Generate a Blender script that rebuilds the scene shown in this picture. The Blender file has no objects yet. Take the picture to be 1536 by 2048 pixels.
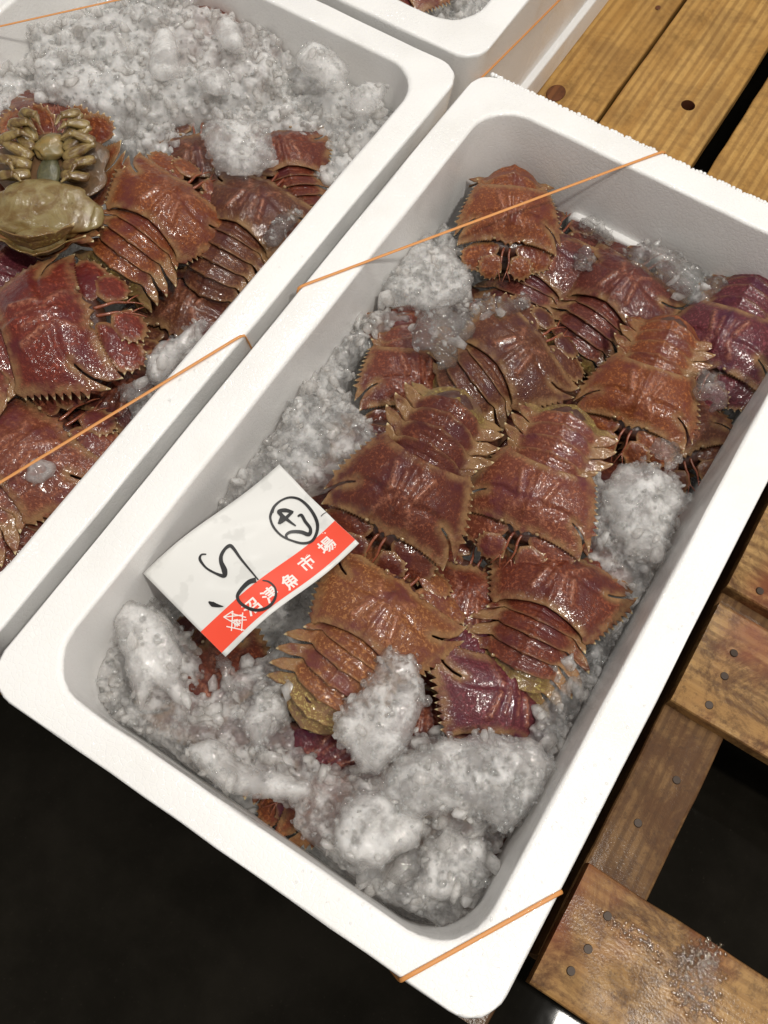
import bpy, bmesh, math, random
import numpy as np
from mathutils import Vector, Matrix, Euler
from mathutils.geometry import delaunay_2d_cdt

sc = bpy.context.scene
COL = sc.collection

# ------------------------------------------------------------------ camera
R = Matrix(((0.84560334, 0.53314401, 0.02669203),
            (0.50040127, -0.77427457, -0.38742413),
            (-0.18588589, 0.34096387, -0.9215151)))
CAM = Vector((0.2649668, 0.02568897, 0.56263124))
FPX = 1800.0
cam = bpy.data.cameras.new('camera')
cam.sensor_fit = 'VERTICAL'; cam.sensor_height = 36.0
cam.lens = FPX / 2048 * 36.0
cam.clip_start = 0.01; cam.clip_end = 100
camo = bpy.data.objects.new('camera', cam); COL.objects.link(camo)
mw = Matrix.Identity(4)
for i in range(3):
    mw[i][0] = R[0][i]; mw[i][1] = -R[1][i]; mw[i][2] = -R[2][i]; mw[i][3] = CAM[i]
camo.matrix_world = mw
sc.camera = camo

# ------------------------------------------------------------------ light
w = bpy.data.worlds.new('World'); sc.world = w; w.use_nodes = True
w.node_tree.nodes['Background'].inputs[0].default_value = (1.0, 0.97, 0.93, 1)
w.node_tree.nodes['Background'].inputs[1].default_value = 0.24
def area(name, loc, target, size, power, color, shape='DISK'):
    l = bpy.data.lights.new(name, 'AREA'); l.shape = shape; l.size = size; l.energy = power; l.color = color
    o = bpy.data.objects.new(name, l); COL.objects.link(o); o.location = loc
    o.rotation_euler = (Vector(target) - Vector(loc)).to_track_quat('-Z', 'Y').to_euler()
    return o
area('overhead_light', (1.07, 0.05, 2.1), (0.2, 0.3, 0), 0.11, 27, (1.0, 0.95, 0.87))
for (lx, ly, lz, sz, pw) in [(-0.9, 1.5, 2.3, 0.16, 6), (0.1, -1.3, 2.4, 0.16, 6), (-1.3, 0.2, 2.3, 0.12, 4), (0.9, 1.7, 2.3, 0.12, 5), (0.0, 0.9, 2.4, 0.12, 7), (0.45, 0.55, 2.35, 0.14, 10),
                            (1.9, 0.9, 2.3, 0.12, 3), (0.6, 2.6, 2.4, 0.12, 5), (-0.4, 2.2, 2.4, 0.12, 4)]:
    area('overhead_light', (lx, ly, lz), (0.15, 0.3, 0), sz, pw, (1.0, 0.955, 0.895))  # extra lights added overhead for many small glints and soft fill
sc.view_settings.view_transform = 'Standard'
sc.view_settings.look = 'None'
sc.view_settings.exposure = -0.09
sc.view_settings.gamma = 1.0
sc.render.engine = 'CYCLES'
sc.cycles.use_denoising = True
sc.cycles.max_bounces = 10
sc.cycles.transparent_max_bounces = 20
sc.cycles.transmission_bounces = 6
sc.cycles.glossy_bounces = 3
sc.cycles.diffuse_bounces = 4
sc.cycles.caustics_refractive = False
sc.cycles.caustics_reflective = False
sc.cycles.sample_clamp_indirect = 4

# ------------------------------------------------------------------ helpers
def at(u, v, z=0.0):
    d = Vector(((u - 768) / FPX, (v - 1024) / FPX, 1.0))
    dw = R.transposed() @ d
    t = (z - CAM.z) / dw.z
    return CAM + dw * t
def proj(P):
    c = R @ (Vector(P) - CAM)
    return 768 + FPX * c.x / c.z, 1024 + FPX * c.y / c.z

def tag(o, label=None, cat=None, group=None, kind=None):
    if label: o['label'] = label
    if cat: o['category'] = cat
    if group: o['group'] = group
    if kind: o['kind'] = kind
    return o
def obj(name, me, mat=None, parent=None, loc=None, smooth=None):
    if isinstance(me, bmesh.types.BMesh):
        m = bpy.data.meshes.new(name); me.to_mesh(m); me.free(); me = m
    if mat is not None and not me.materials: me.materials.append(mat)
    if smooth is not None:
        for p in me.polygons: p.use_smooth = smooth
    o = bpy.data.objects.new(name, me); COL.objects.link(o)
    if parent: o.parent = parent
    if loc is not None: o.location = loc
    return o
def empty(name, loc=(0, 0, 0)):
    o = bpy.data.objects.new(name, None); COL.objects.link(o); o.location = loc
    o.empty_display_size = 0.02
    return o
def mesh_from(verts, faces, name='m'):
    m = bpy.data.meshes.new(name); m.from_pydata([tuple(v) for v in verts], [], [tuple(f) for f in faces]); m.update()
    return m
def tube(pts, radii, n=8, squash=1.0, cap=True, up=Vector((0, 0, 1))):
    """smooth tube through pts with radii -> (verts, faces)"""
    V = []; F = []
    pts = [Vector(p) for p in pts]
    for i, p in enumerate(pts):
        a = pts[max(0, i - 1)]; b = pts[min(len(pts) - 1, i + 1)]
        t = (b - a).normalized()
        s = t.cross(up)
        if s.length < 1e-5: s = t.cross(Vector((1, 0, 0)))
        s.normalize(); q = s.cross(t).normalized()
        r = radii[i] if hasattr(radii, '__len__') else radii
        for k in range(n):
            an = 2 * math.pi * k / n
            V.append(p + s * math.cos(an) * r + q * math.sin(an) * r * squash)
    for i in range(len(pts) - 1):
        for k in range(n):
            F.append((i * n + k, i * n + (k + 1) % n, (i + 1) * n + (k + 1) % n, (i + 1) * n + k))
    if cap:
        F.append(tuple(range(n))[::-1]); F.append(tuple(range((len(pts) - 1) * n, len(pts) * n)))
    return V, F
class MB:
    def __init__(s): s.V = []; s.F = []
    def add(s, V, F):
        b = len(s.V); s.V += [tuple(v) for v in V]; s.F += [tuple(i + b for i in f) for f in F]
        return s
    def mesh(s, name='m'): return mesh_from(s.V, s.F, name)
def catmull(pts, n=6):
    out = []
    P = [Vector(p) for p in pts]
    for i in range(len(P) - 1):
        p0 = P[max(0, i - 1)]; p1 = P[i]; p2 = P[i + 1]; p3 = P[min(len(P) - 1, i + 2)]
        for k in range(n):
            t = k / n
            out.append(0.5 * ((2 * p1) + (p2 - p0) * t + (2 * p0 - 5 * p1 + 4 * p2 - p3) * t * t + (3 * p1 - p0 - 3 * p2 + p3) * t ** 3))
    out.append(P[-1])
    return out

# value noise in numpy
def vnoise(x, y, seed=0):
    x = np.asarray(x, float); y = np.asarray(y, float)
    xi = np.floor(x).astype(np.int64); yi = np.floor(y).astype(np.int64)
    xf = x - xi; yf = y - yi
    def h(a, b):
        n = (a * 374761393 + b * 668265263 + seed * 974711) & 0xFFFFFFFF
        n = ((n ^ (n >> 13)) * 1274126177) & 0xFFFFFFFF
        return ((n ^ (n >> 16)) & 0xFFFF) / 65535.0
    u = xf * xf * (3 - 2 * xf); v = yf * yf * (3 - 2 * yf)
    return (h(xi, yi) * (1 - u) + h(xi + 1, yi) * u) * (1 - v) + (h(xi, yi + 1) * (1 - u) + h(xi + 1, yi + 1) * u) * v

def worley(x, y, seed=0):
    x = np.asarray(x, float); y = np.asarray(y, float); xi = np.floor(x).astype(np.int64); yi = np.floor(y).astype(np.int64)
    best = np.full(x.shape, 9.0)
    def h(a, b, s):
        n = (a * 374761393 + b * 668265263 + (seed + s) * 974711) & 0xFFFFFFFF
        n = ((n ^ (n >> 13)) * 1274126177) & 0xFFFFFFFF
        return ((n ^ (n >> 16)) & 0xFFFF) / 65535.0
    for i in (-1, 0, 1):
        for j in (-1, 0, 1):
            cx = xi + i + h(xi + i, yi + j, 1); cy = yi + j + h(xi + i, yi + j, 77)
            best = np.minimum(best, np.hypot(x - cx, y - cy))
    return best

# ------------------------------------------------------------------ materials
class NT:
    def __init__(s, name):
        s.m = bpy.data.materials.new(name); s.m.use_nodes = True
        s.t = s.m.node_tree; s.t.nodes.clear()
        s.out = s.t.nodes.new('ShaderNodeOutputMaterial')
    def n(s, typ, **kw):
        nd = s.t.nodes.new(typ)
        for k, v in kw.items():
            if k.startswith('i_'): nd.inputs[k[2:].replace('_', ' ')].default_value = v
            else: setattr(nd, k, v)
        return nd
    def l(s, a, b): s.t.links.new(a, b)
    def setv(s, nd, name, v):
        if isinstance(v, bpy.types.NodeSocket): s.l(v, nd.inputs[name])
        else: nd.inputs[name].default_value = v
    def mix(s, f, a, b, mode='MIX'):
        nd = s.n('ShaderNodeMix', data_type='RGBA', blend_type=mode)
        for i, v in ((0, f), (6, a), (7, b)):
            if isinstance(v, bpy.types.NodeSocket): s.l(v, nd.inputs[i])
            else: nd.inputs[i].default_value = v if i == 0 else tuple(v) + ((1,) if len(v) == 3 else ())
        return nd.outputs[2]
    def ramp(s, fac, a, b):
        nd = s.n('ShaderNodeMapRange'); nd.interpolation_type = 'SMOOTHSTEP'
        s.l(fac, nd.inputs[0]); nd.inputs[1].default_value = a; nd.inputs[2].default_value = b
        return nd.outputs[0]
    def math(s, op, a, b=0.0):
        nd = s.n('ShaderNodeMath', operation=op)
        for i, v in ((0, a), (1, b)):
            if isinstance(v, bpy.types.NodeSocket): s.l(v, nd.inputs[i])
            else: nd.inputs[i].default_value = v
        return nd.outputs[0]
    def noise(s, vec, scale, detail=4, rough=0.55, dist=0.0):
        nd = s.n('ShaderNodeTexNoise'); s.l(vec, nd.inputs['Vector'])
        nd.inputs['Scale'].default_value = scale; nd.inputs['Detail'].default_value = detail
        nd.inputs['Roughness'].default_value = rough; nd.inputs['Distortion'].default_value = dist
        return nd.outputs[0]
    def vor(s, vec, scale, feature='F1', out='Distance', rnd=1.0):
        nd = s.n('ShaderNodeTexVoronoi', feature=feature); s.l(vec, nd.inputs['Vector'])
        nd.inputs['Scale'].default_value = scale; nd.inputs['Randomness'].default_value = rnd
        return nd.outputs[out]
    def bump(s, h, strength=0.5, dist=0.001, normal=None):
        nd = s.n('ShaderNodeBump'); s.l(h, nd.inputs['Height'])
        nd.inputs['Strength'].default_value = strength; nd.inputs['Distance'].default_value = dist
        if normal is not None: s.l(normal, nd.inputs['Normal'])
        return nd.outputs[0]
    def pbsdf(s, **kw):
        nd = s.n('ShaderNodeBsdfPrincipled')
        for k, v in kw.items():
            nm = k.replace('_', ' ')
            if isinstance(v, bpy.types.NodeSocket): s.l(v, nd.inputs[nm])
            else:
                if isinstance(v, tuple) and len(v) == 3 and nm != 'Normal' and 'Radius' not in nm: v = v + (1,)
                nd.inputs[nm].default_value = v
        return nd
    def surf(s, sh): s.l(sh, s.out.inputs['Surface'])
    def coord(s, which='Object'):
        return s.n('ShaderNodeTexCoord').outputs[which]
    def mapping(s, vec, scale=(1, 1, 1), loc=(0, 0, 0), rot=(0, 0, 0)):
        nd = s.n('ShaderNodeMapping'); s.l(vec, nd.inputs[0]); nd.inputs['Scale'].default_value = scale
        nd.inputs['Location'].default_value = loc; nd.inputs['Rotation'].default_value = rot
        return nd.outputs[0]
    def offs(s, vec, amt=1.0):
        """shift coordinates by a per-object random amount"""
        r = s.n('ShaderNodeObjectInfo').outputs['Random']
        c = s.n('ShaderNodeCombineXYZ')
        s.l(s.math('MULTIPLY', r, amt), c.inputs[0]); s.l(s.math('MULTIPLY', r, amt * 1.7), c.inputs[1])
        a = s.n('ShaderNodeVectorMath', operation='ADD'); s.l(vec, a.inputs[0]); s.l(c.outputs[0], a.inputs[1])
        return a.outputs[0]

def mat_foam():
    t = NT('white_foam'); c = t.coord()
    cells = t.vor(c, 260, 'DISTANCE_TO_EDGE')
    edge = t.ramp(cells, 0.0, 0.14)
    n1 = t.noise(c, 14, 4)
    col = t.mix(t.ramp(n1, 0.45, 0.8), (0.88, 0.875, 0.865), (0.82, 0.81, 0.79))
    dirt = t.ramp(t.noise(c, 70, 6, 0.75), 0.60, 0.80)
    col = t.mix(t.math('MULTIPLY', dirt, 0.25), col, (0.55, 0.5, 0.42))
    h = t.math('ADD', t.math('MULTIPLY', edge, 0.5), t.math('MULTIPLY', t.noise(c, 900, 2), 0.4))
    b = t.bump(t.math('ADD', h, t.math('MULTIPLY', t.noise(c, 40, 2), 1.0)), 0.30, 0.0006)
    wet = t.ramp(t.noise(t.mapping(c, loc=(3, 1, 0)), 9, 3), 0.4, 0.6)
    drop = t.ramp(t.vor(c, 420), 0.32, 0.12)
    b2 = t.bump(drop, 0.8, 0.0006, b)
    p = t.pbsdf(Base_Color=col, Roughness=0.42, Normal=b, Specular_IOR_Level=0.4, Coat_Weight=t.math('MULTIPLY', wet, 0.9), Coat_Roughness=0.09, Coat_Normal=b2,
                Subsurface_Weight=0.15, Subsurface_Radius=(0.004, 0.004, 0.0036), Subsurface_Scale=1.0)
    t.surf(p.outputs[0]); return t.m

def mat_shell(name='wet_shell', kind='carapace'):
    """reddish mottled wet shell; object colour tints it, 'edge' and 'tip' attributes colour the margins"""
    t = NT(name); c0 = t.coord(); c = t.offs(c0, 0.37)
    oc = t.n('ShaderNodeObjectInfo').outputs['Color']
    ed = t.n('ShaderNodeAttribute', attribute_name='edge').outputs['Fac']
    tip = t.n('ShaderNodeAttribute', attribute_name='tip').outputs['Fac']
    big = t.noise(c, 45, 4, 0.6)
    fine = t.noise(c, 420, 4, 0.7, 0.4)
    spots = t.ramp(t.vor(c, 620), 0.55, 0.2)
    col = t.mix(1.0, (0.080, 0.0205, 0.0105), oc, 'MULTIPLY')
    pale = t.mix(1.0, (0.20, 0.070, 0.032), oc, 'MULTIPLY')
    purp = t.mix(1.0, (0.056, 0.011, 0.015), oc, 'MULTIPLY')
    col = t.mix(t.math('MULTIPLY', t.ramp(big, 0.52, 0.30), 0.8), col, purp)
    f = t.math('MULTIPLY', t.ramp(fine, 0.50, 0.64), t.ramp(big, 0.32, 0.58))
    col = t.mix(t.math('MULTIPLY', f, 0.85), col, pale)
    rid = t.n('ShaderNodeAttribute', attribute_name='ridge').outputs['Fac']
    col = t.mix(t.math('MULTIPLY', t.math('MULTIPLY', rid, t.ramp(fine, 0.35, 0.6)), 0.8), col, (0.36, 0.145, 0.085))
    e2 = t.math('MULTIPLY', t.ramp(ed, 0.15, 0.95), t.ramp(t.noise(c, 90, 3), 0.25, 0.65))
    col = t.mix(t.math('MULTIPLY', e2, 0.85), col, (0.27, 0.155, 0.068))
    col = t.mix(t.math('MULTIPLY', t.ramp(t.noise(c, 260, 3), 0.58, 0.75), 0.35), col, (0.10, 0.045, 0.03))
    col = t.mix(t.ramp(tip, 0.25, 0.9), col, (0.75, 0.62, 0.36))
    gran = t.ramp(t.vor(c, 700), 0.6, 0.1)
    h = t.math('ADD', t.math('MULTIPLY', gran, 0.45), t.math('MULTIPLY', t.noise(c, 300, 4, 0.65), 0.9))
    b = t.bump(h, 0.55, 0.0007)
    hb = t.math('ADD', t.math('MULTIPLY', t.noise(c, 340, 2, 0.5), 0.9), t.math('MULTIPLY', gran, 0.18))
    b2 = t.bump(hb, 0.45, 0.0008)
    p = t.pbsdf(Base_Color=col, Roughness=t.math('ADD', t.math('MULTIPLY', fine, 0.3), 0.32), Normal=b, Specular_IOR_Level=0.2,
                Coat_Weight=0.6, Coat_Roughness=0.10, Coat_Normal=b2)
    t.surf(p.outputs[0]); return t.m

def mat_flesh(name, a, b_, rough=0.25, sss=0.3, scale=120, bumps=0.5):
    t = NT(name); c = t.offs(t.coord(), 0.2)
    n = t.noise(c, scale, 5, 0.65, 0.6); v = t.ramp(t.vor(c, scale * 3, 'DISTANCE_TO_EDGE'), 0.0, 0.06)
    col = t.mix(t.ramp(n, 0.35, 0.65), a, b_)
    col = t.mix(t.math('MULTIPLY', t.ramp(t.noise(c, scale * 2.4, 3), 0.6, 0.72), 0.5), col, tuple(x * 0.35 for x in a))
    b = t.bump(n, bumps, 0.0012)
    p = t.pbsdf(Base_Color=col, Roughness=rough, Normal=b, Coat_Weight=0.6, Coat_Roughness=0.1, Coat_Normal=t.bump(t.noise(c, 380, 2), 0.5, 0.0008),
                Subsurface_Weight=sss, Subsurface_Radius=(0.004, 0.0025, 0.001), Subsurface_Scale=1.0)
    t.surf(p.outputs[0]); return t.m

def mat_ice(name, body, white=0.5, tint=(0.975, 0.955, 0.930), refr=0.10):
    """melting ice: clear wet skin over a bubbly scattering core; body = least and most cloudy share"""
    t = NT(name); c = t.offs(t.coord(), 0.5)
    n1 = t.noise(c, 55, 4, 0.6, 0.3); n2 = t.noise(c, 330, 4, 0.7)
    fac = t.math('ADD', t.math('MULTIPLY', n1, 0.95), t.math('MULTIPLY', n2, 0.15))
    fac = t.ramp(fac, 0.74 - white * 0.5, 1.02 - white * 0.5)
    mr = t.n('ShaderNodeMapRange'); t.l(fac, mr.inputs[0]); mr.inputs[3].default_value = body[0]; mr.inputs[4].default_value = body[1]
    rimc = t.n('ShaderNodeAttribute', attribute_name='clear_rim').outputs['Fac']
    bodyf = t.math('MULTIPLY', mr.outputs[0], t.math('SUBTRACT', 1.0, t.math('MULTIPLY', rimc, 0.8)))
    h = t.math('ADD', t.math('MULTIPLY', n2, 0.5), t.math('ADD', t.math('MULTIPLY', t.vor(c, 480), 0.8), t.math('MULTIPLY', t.noise(c, 1300, 2), 0.3)))
    soft = t.bump(h, 0.18, 0.0006)
    b = t.bump(h, 0.6, 0.0010)
    core = t.pbsdf(Base_Color=tint, Roughness=0.5, Specular_IOR_Level=0.0, Normal=soft, Subsurface_Weight=1.0, Subsurface_Radius=(0.011, 0.0115, 0.012), Subsurface_Scale=1.0)
    tl = t.n('ShaderNodeBsdfTranslucent'); tl.inputs[0].default_value = tint + (1,)
    cm = t.n('ShaderNodeMixShader'); cm.inputs[0].default_value = 0.3; t.l(core.outputs[0], cm.inputs[1]); t.l(tl.outputs[0], cm.inputs[2])
    tr = t.n('ShaderNodeBsdfTransparent'); tr.inputs[0].default_value = (0.99, 0.985, 0.98, 1)
    rf = t.n('ShaderNodeBsdfRefraction'); rf.inputs['IOR'].default_value = 1.25; rf.inputs['Roughness'].default_value = 0.04; t.l(b, rf.inputs['Normal'])
    tm = t.n('ShaderNodeMixShader'); tm.inputs[0].default_value = refr; t.l(tr.outputs[0], tm.inputs[1]); t.l(rf.outputs[0], tm.inputs[2])
    m = t.n('ShaderNodeMixShader'); t.l(bodyf, m.inputs[0]); t.l(tm.outputs[0], m.inputs[1]); t.l(cm.outputs[0], m.inputs[2])
    gl = t.n('ShaderNodeBsdfGlossy'); gl.inputs['Roughness'].default_value = 0.055; t.l(t.bump(h, 0.4, 0.0008), gl.inputs['Normal'])
    fr = t.n('ShaderNodeFresnel'); fr.inputs['IOR'].default_value = 1.4; t.l(b, fr.inputs['Normal'])
    m2 = t.n('ShaderNodeMixShader'); t.l(t.math('MINIMUM', t.math('MAXIMUM', fr.outputs[0], 0.045), 0.11), m2.inputs[0])
    t.l(m.outputs[0], m2.inputs[1]); t.l(gl.outputs[0], m2.inputs[2])
    t.surf(m2.outputs[0]); return t.m

def mat_simple(name, col, rough=0.5, coat=0.0, **kw):
    t = NT(name); p = t.pbsdf(Base_Color=col, Roughness=rough, Coat_Weight=coat, **kw); t.surf(p.outputs[0]); return t.m

def mat_wood(name, axis, base, light, dark, stain=0.0, wetmask=None, red=0.0, rough=0.45):
    """axis: grain direction 0 = x, 1 = y"""
    t = NT(name); c = t.coord('Object')
    oi = t.offs(c, 1.3)
    s = [26, 26, 26]; s[axis] = 2.2
    g1 = t.noise(t.mapping(oi, scale=tuple(s)), 1.0, 3, 0.5, 1.6)
    wv = t.n('ShaderNodeTexWave', wave_type='BANDS', bands_direction='X' if axis == 1 else 'Y')
    wd = [1.0, 1.0, 1.0]; wd[axis] = 0.09
    t.l(t.mapping(oi, scale=tuple(wd)), wv.inputs['Vector'])
    wv.inputs['Scale'].default_value = 34; wv.inputs['Distortion'].default_value = 11; wv.inputs['Detail'].default_value = 2.5
    wv.inputs['Detail Scale'].default_value = 0.35
    s2 = [1500, 1500, 1500]; s2[axis] = 30
    fib = t.noise(t.mapping(oi, scale=tuple(s2)), 1.0, 3, 0.6)
    col = t.mix(t.ramp(g1, 0.35, 0.65), base, light)
    col = t.mix(t.math('MULTIPLY', t.math('MULTIPLY', t.ramp(wv.outputs[0], 0.35, 0.95), t.ramp(g1, 0.3, 0.6)), 0.55), col, dark)
    col = t.mix(t.math('MULTIPLY', t.ramp(fib, 0.5, 0.8), 0.4), col, dark)
    mott = t.noise(oi, 32, 6, 0.7)
    mold = t.math('MULTIPLY', t.ramp(mott, 0.52, 0.72), 0.55)
    col = t.mix(mold, col, tuple(x * 0.45 for x in base))
    if stain:
        st = t.noise(oi, 19, 8, 0.78, 0.5)
        col = t.mix(t.math('MULTIPLY', t.ramp(st, 0.42, 0.60), stain), col, (0.095, 0.042, 0.016))
        sp = t.ramp(t.noise(oi, 130, 6, 0.8), 0.50, 0.66)
        col = t.mix(t.math('MULTIPLY', sp, 0.6 * stain), col, (0.06, 0.03, 0.015))
    if red:
        rd = t.ramp(t.noise(t.mapping(c, loc=(0.31, 0.2, 0)), 9, 3, 0.6), 0.45, 0.65)
        col = t.mix(t.math('MULTIPLY', rd, red), col, (0.22, 0.05, 0.02))
    h = t.math('ADD', t.math('MULTIPLY', fib, 0.6), t.math('ADD', t.math('MULTIPLY', wv.outputs[0], 0.3), t.math('MULTIPLY', mott, 0.5)))
    b = t.bump(h, 0.5, 0.0008)
    wetn = t.ramp(t.noise(oi, 7, 3), 0.42, 0.6)
    cn = t.bump(t.noise(c, 500, 3), 0.3, 0.0006)
    p = t.pbsdf(Base_Color=col, Roughness=rough + .15, Normal=b, Specular_IOR_Level=0.22, Coat_Weight=t.math('MULTIPLY', wetn, 0.25), Coat_Roughness=0.15, Coat_Normal=cn)
    t.surf(p.outputs[0]); return t.m

def mat_floor():
    t = NT('wet_concrete'); c = t.coord()
    n = t.noise(c, 6, 6, 0.65); f = t.noise(c, 260, 3, 0.7)
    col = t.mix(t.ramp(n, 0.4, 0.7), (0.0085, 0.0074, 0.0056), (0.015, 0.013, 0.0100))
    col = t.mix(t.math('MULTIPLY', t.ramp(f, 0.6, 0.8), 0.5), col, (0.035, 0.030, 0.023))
    b = t.bump(f, 0.2, 0.0006)
    p = t.pbsdf(Base_Color=col, Roughness=0.55, Normal=b, Specular_IOR_Level=0.0, Coat_Weight=0.14, Coat_Roughness=0.05, Coat_IOR=1.33,
                Coat_Normal=t.bump(t.noise(c, 30, 2), 0.05, 0.002))
    t.surf(p.outputs[0]); return t.m

M = {}
M['foam'] = mat_foam()
M['shell'] = mat_shell()
M['olive_shell'] = mat_flesh('olive_tail', (0.30, 0.20, 0.065), (0.20, 0.16, 0.07), 0.3, 0.1, 90)
M['pale_tail'] = mat_flesh('pale_tail', (0.42, 0.38, 0.24), (0.22, 0.20, 0.10), 0.25, 0.3, 80)
M['belly'] = mat_flesh('pale_belly', (0.17, 0.10, 0.03), (0.27, 0.21, 0.09), 0.3, 0.25, 75, 0.8)
M['leg'] = mat_flesh('banded_leg', (0.30, 0.215, 0.075), (0.11, 0.055, 0.018), 0.3, 0.1, 170)
M['sternum'] = mat_flesh('dark_sternum', (0.07, 0.07, 0.035), (0.12, 0.11, 0.05), 0.3, 0.1, 160)
M['eye'] = mat_simple('pale_eye', (0.30, 0.20, 0.10), 0.15, 1.0)
M['antennule'] = mat_flesh('antennule', (0.30, 0.09, 0.04), (0.18, 0.04, 0.02), 0.3, 0.1, 200)
M['slush'] = mat_ice('crushed_ice', (0.22, 0.84), 0.58)
M['slushw'] = mat_ice('packed_ice', (0.44, 0.92), 0.70)
def mat_crystal():
    t = NT('ice_crystals'); c = t.offs(t.coord(), 0.5)
    n = t.noise(c, 300, 3, 0.6); b = t.bump(n, 0.4, 0.0008)
    tr = t.n('ShaderNodeBsdfTransparent'); tr.inputs[0].default_value = (0.985, 0.99, 0.99, 1)
    df = t.n('ShaderNodeBsdfTranslucent'); df.inputs[0].default_value = (0.95, 0.96, 0.96, 1)
    d2 = t.n('ShaderNodeBsdfDiffuse'); d2.inputs[0].default_value = (0.95, 0.96, 0.96, 1)
    dm = t.n('ShaderNodeMixShader'); t.l(d2.outputs[0], dm.inputs[1]); t.l(df.outputs[0], dm.inputs[2])
    m = t.n('ShaderNodeMixShader'); t.l(t.math('MULTIPLY', t.ramp(n, 0.4, 0.75), 0.45), m.inputs[0]); t.l(tr.outputs[0], m.inputs[1]); t.l(dm.outputs[0], m.inputs[2])
    gl = t.n('ShaderNodeBsdfGlossy'); gl.inputs['Roughness'].default_value = 0.06; t.l(b, gl.inputs['Normal'])
    fr = t.n('ShaderNodeFresnel'); fr.inputs['IOR'].default_value = 1.31; t.l(b, fr.inputs['Normal'])
    m2 = t.n('ShaderNodeMixShader'); t.l(t.math('MINIMUM', t.math('MAXIMUM', fr.outputs[0], 0.05), 0.13), m2.inputs[0]); t.l(m.outputs[0], m2.inputs[1]); t.l(gl.outputs[0], m2.inputs[2])
    t.surf(m2.outputs[0]); return t.m
M['crystal'] = mat_crystal()
M['clear'] = mat_ice('clear_ice', (0.05, 0.50), 0.40, refr=0.30)
M['chunk'] = mat_ice('white_ice', (0.24, 0.88), 0.60)
M['under'] = mat_flesh('brown_underside', (0.15, 0.075, 0.028), (0.085, 0.05, 0.02), 0.55, 0.1, 60)
M['shard'] = mat_ice('ice_shards', (0.22, 0.80), 0.6, refr=0.0)
M['head'] = mat_flesh('dark_flesh', (0.05, 0.014, 0.010), (0.08, 0.03, 0.018), 0.35, 0.0, 160)
M['band'] = mat_simple('orange_rubber', (0.66, 0.29, 0.085), 0.5, 0.05, Subsurface_Weight=0.2, Subsurface_Radius=(0.003, 0.002, 0.001))
M['paper'] = None
M['ink'] = mat_simple('black_ink', (0.012, 0.012, 0.013), 0.35)
M['red'] = mat_simple('red_print', (0.86, 0.075, 0.035), 0.45, 0.1)
M['white_print'] = mat_simple('white_print', (0.86, 0.80, 0.76), 0.5)
M['pine'] = mat_wood('golden_pine', 1, (0.42, 0.225, 0.06), (0.54, 0.32, 0.10), (0.22, 0.105, 0.028), stain=0.3)
M['board'] = mat_wood('stained_board', 0, (0.36, 0.20, 0.070), (0.46, 0.28, 0.11), (0.13, 0.06, 0.022), stain=0.92, red=0.7)
M['stringer'] = mat_wood('stained_stringer', 1, (0.14, 0.070, 0.026), (0.21, 0.115, 0.045), (0.07, 0.033, 0.014), stain=0.9)
M['shadewood'] = mat_wood('shaded_dark_wood', 1, (0.09, 0.045, 0.02), (0.13, 0.07, 0.03), (0.04, 0.02, 0.01), stain=0.8)  # dark stained wood; its tone also carries the shade beside the box
M['nail'] = mat_simple('rusty_nail', (0.045, 0.028, 0.018), 0.5, 0.1, Metallic=0.3)
M['knot'] = mat_wood('knot_wood', 1, (0.14, 0.05, 0.02), (0.20, 0.08, 0.03), (0.06, 0.02, 0.01))
M['hole'] = mat_simple('hole_wall', (0.10, 0.03, 0.012), 0.6)
def mat_water():
    t = NT('water'); tr = t.n('ShaderNodeBsdfTransparent'); gl = t.n('ShaderNodeBsdfGlossy'); gl.inputs['Roughness'].default_value = 0.03
    fr = t.n('ShaderNodeFresnel'); fr.inputs[0].default_value = 1.33; m = t.n('ShaderNodeMixShader')
    t.l(t.math('MINIMUM', t.math('MAXIMUM', fr.outputs[0], 0.04), 0.2), m.inputs[0]); t.l(tr.outputs[0], m.inputs[1]); t.l(gl.outputs[0], m.inputs[2]); t.surf(m.outputs[0]); return t.m
M['water'] = mat_water()
M['floor'] = mat_floor()
def mat_paper():
    t = NT('damp_paper'); c = t.coord()
    n = t.ramp(t.noise(c, 48, 3, 0.5), 0.56, 0.62)
    col = t.mix(t.math('MULTIPLY', n, 0.30), (0.72, 0.72, 0.70), (0.48, 0.48, 0.46))
    p = t.pbsdf(Base_Color=col, Roughness=0.45, Coat_Weight=0.15, Coat_Roughness=0.2, Normal=t.bump(t.noise(c, 40, 3), 0.15, 0.001)); t.surf(p.outputs[0]); return t.m
M['paper'] = mat_paper()

# ------------------------------------------------------------------ floor and pallets
FLOOR_Z = -0.31
bm = bmesh.new(); bmesh.ops.create_grid(bm, x_segments=2, y_segments=2, size=6)
fl = obj('floor', bm, M['floor'], loc=(0, 0, FLOOR_Z)); tag(fl, kind='structure')

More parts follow.
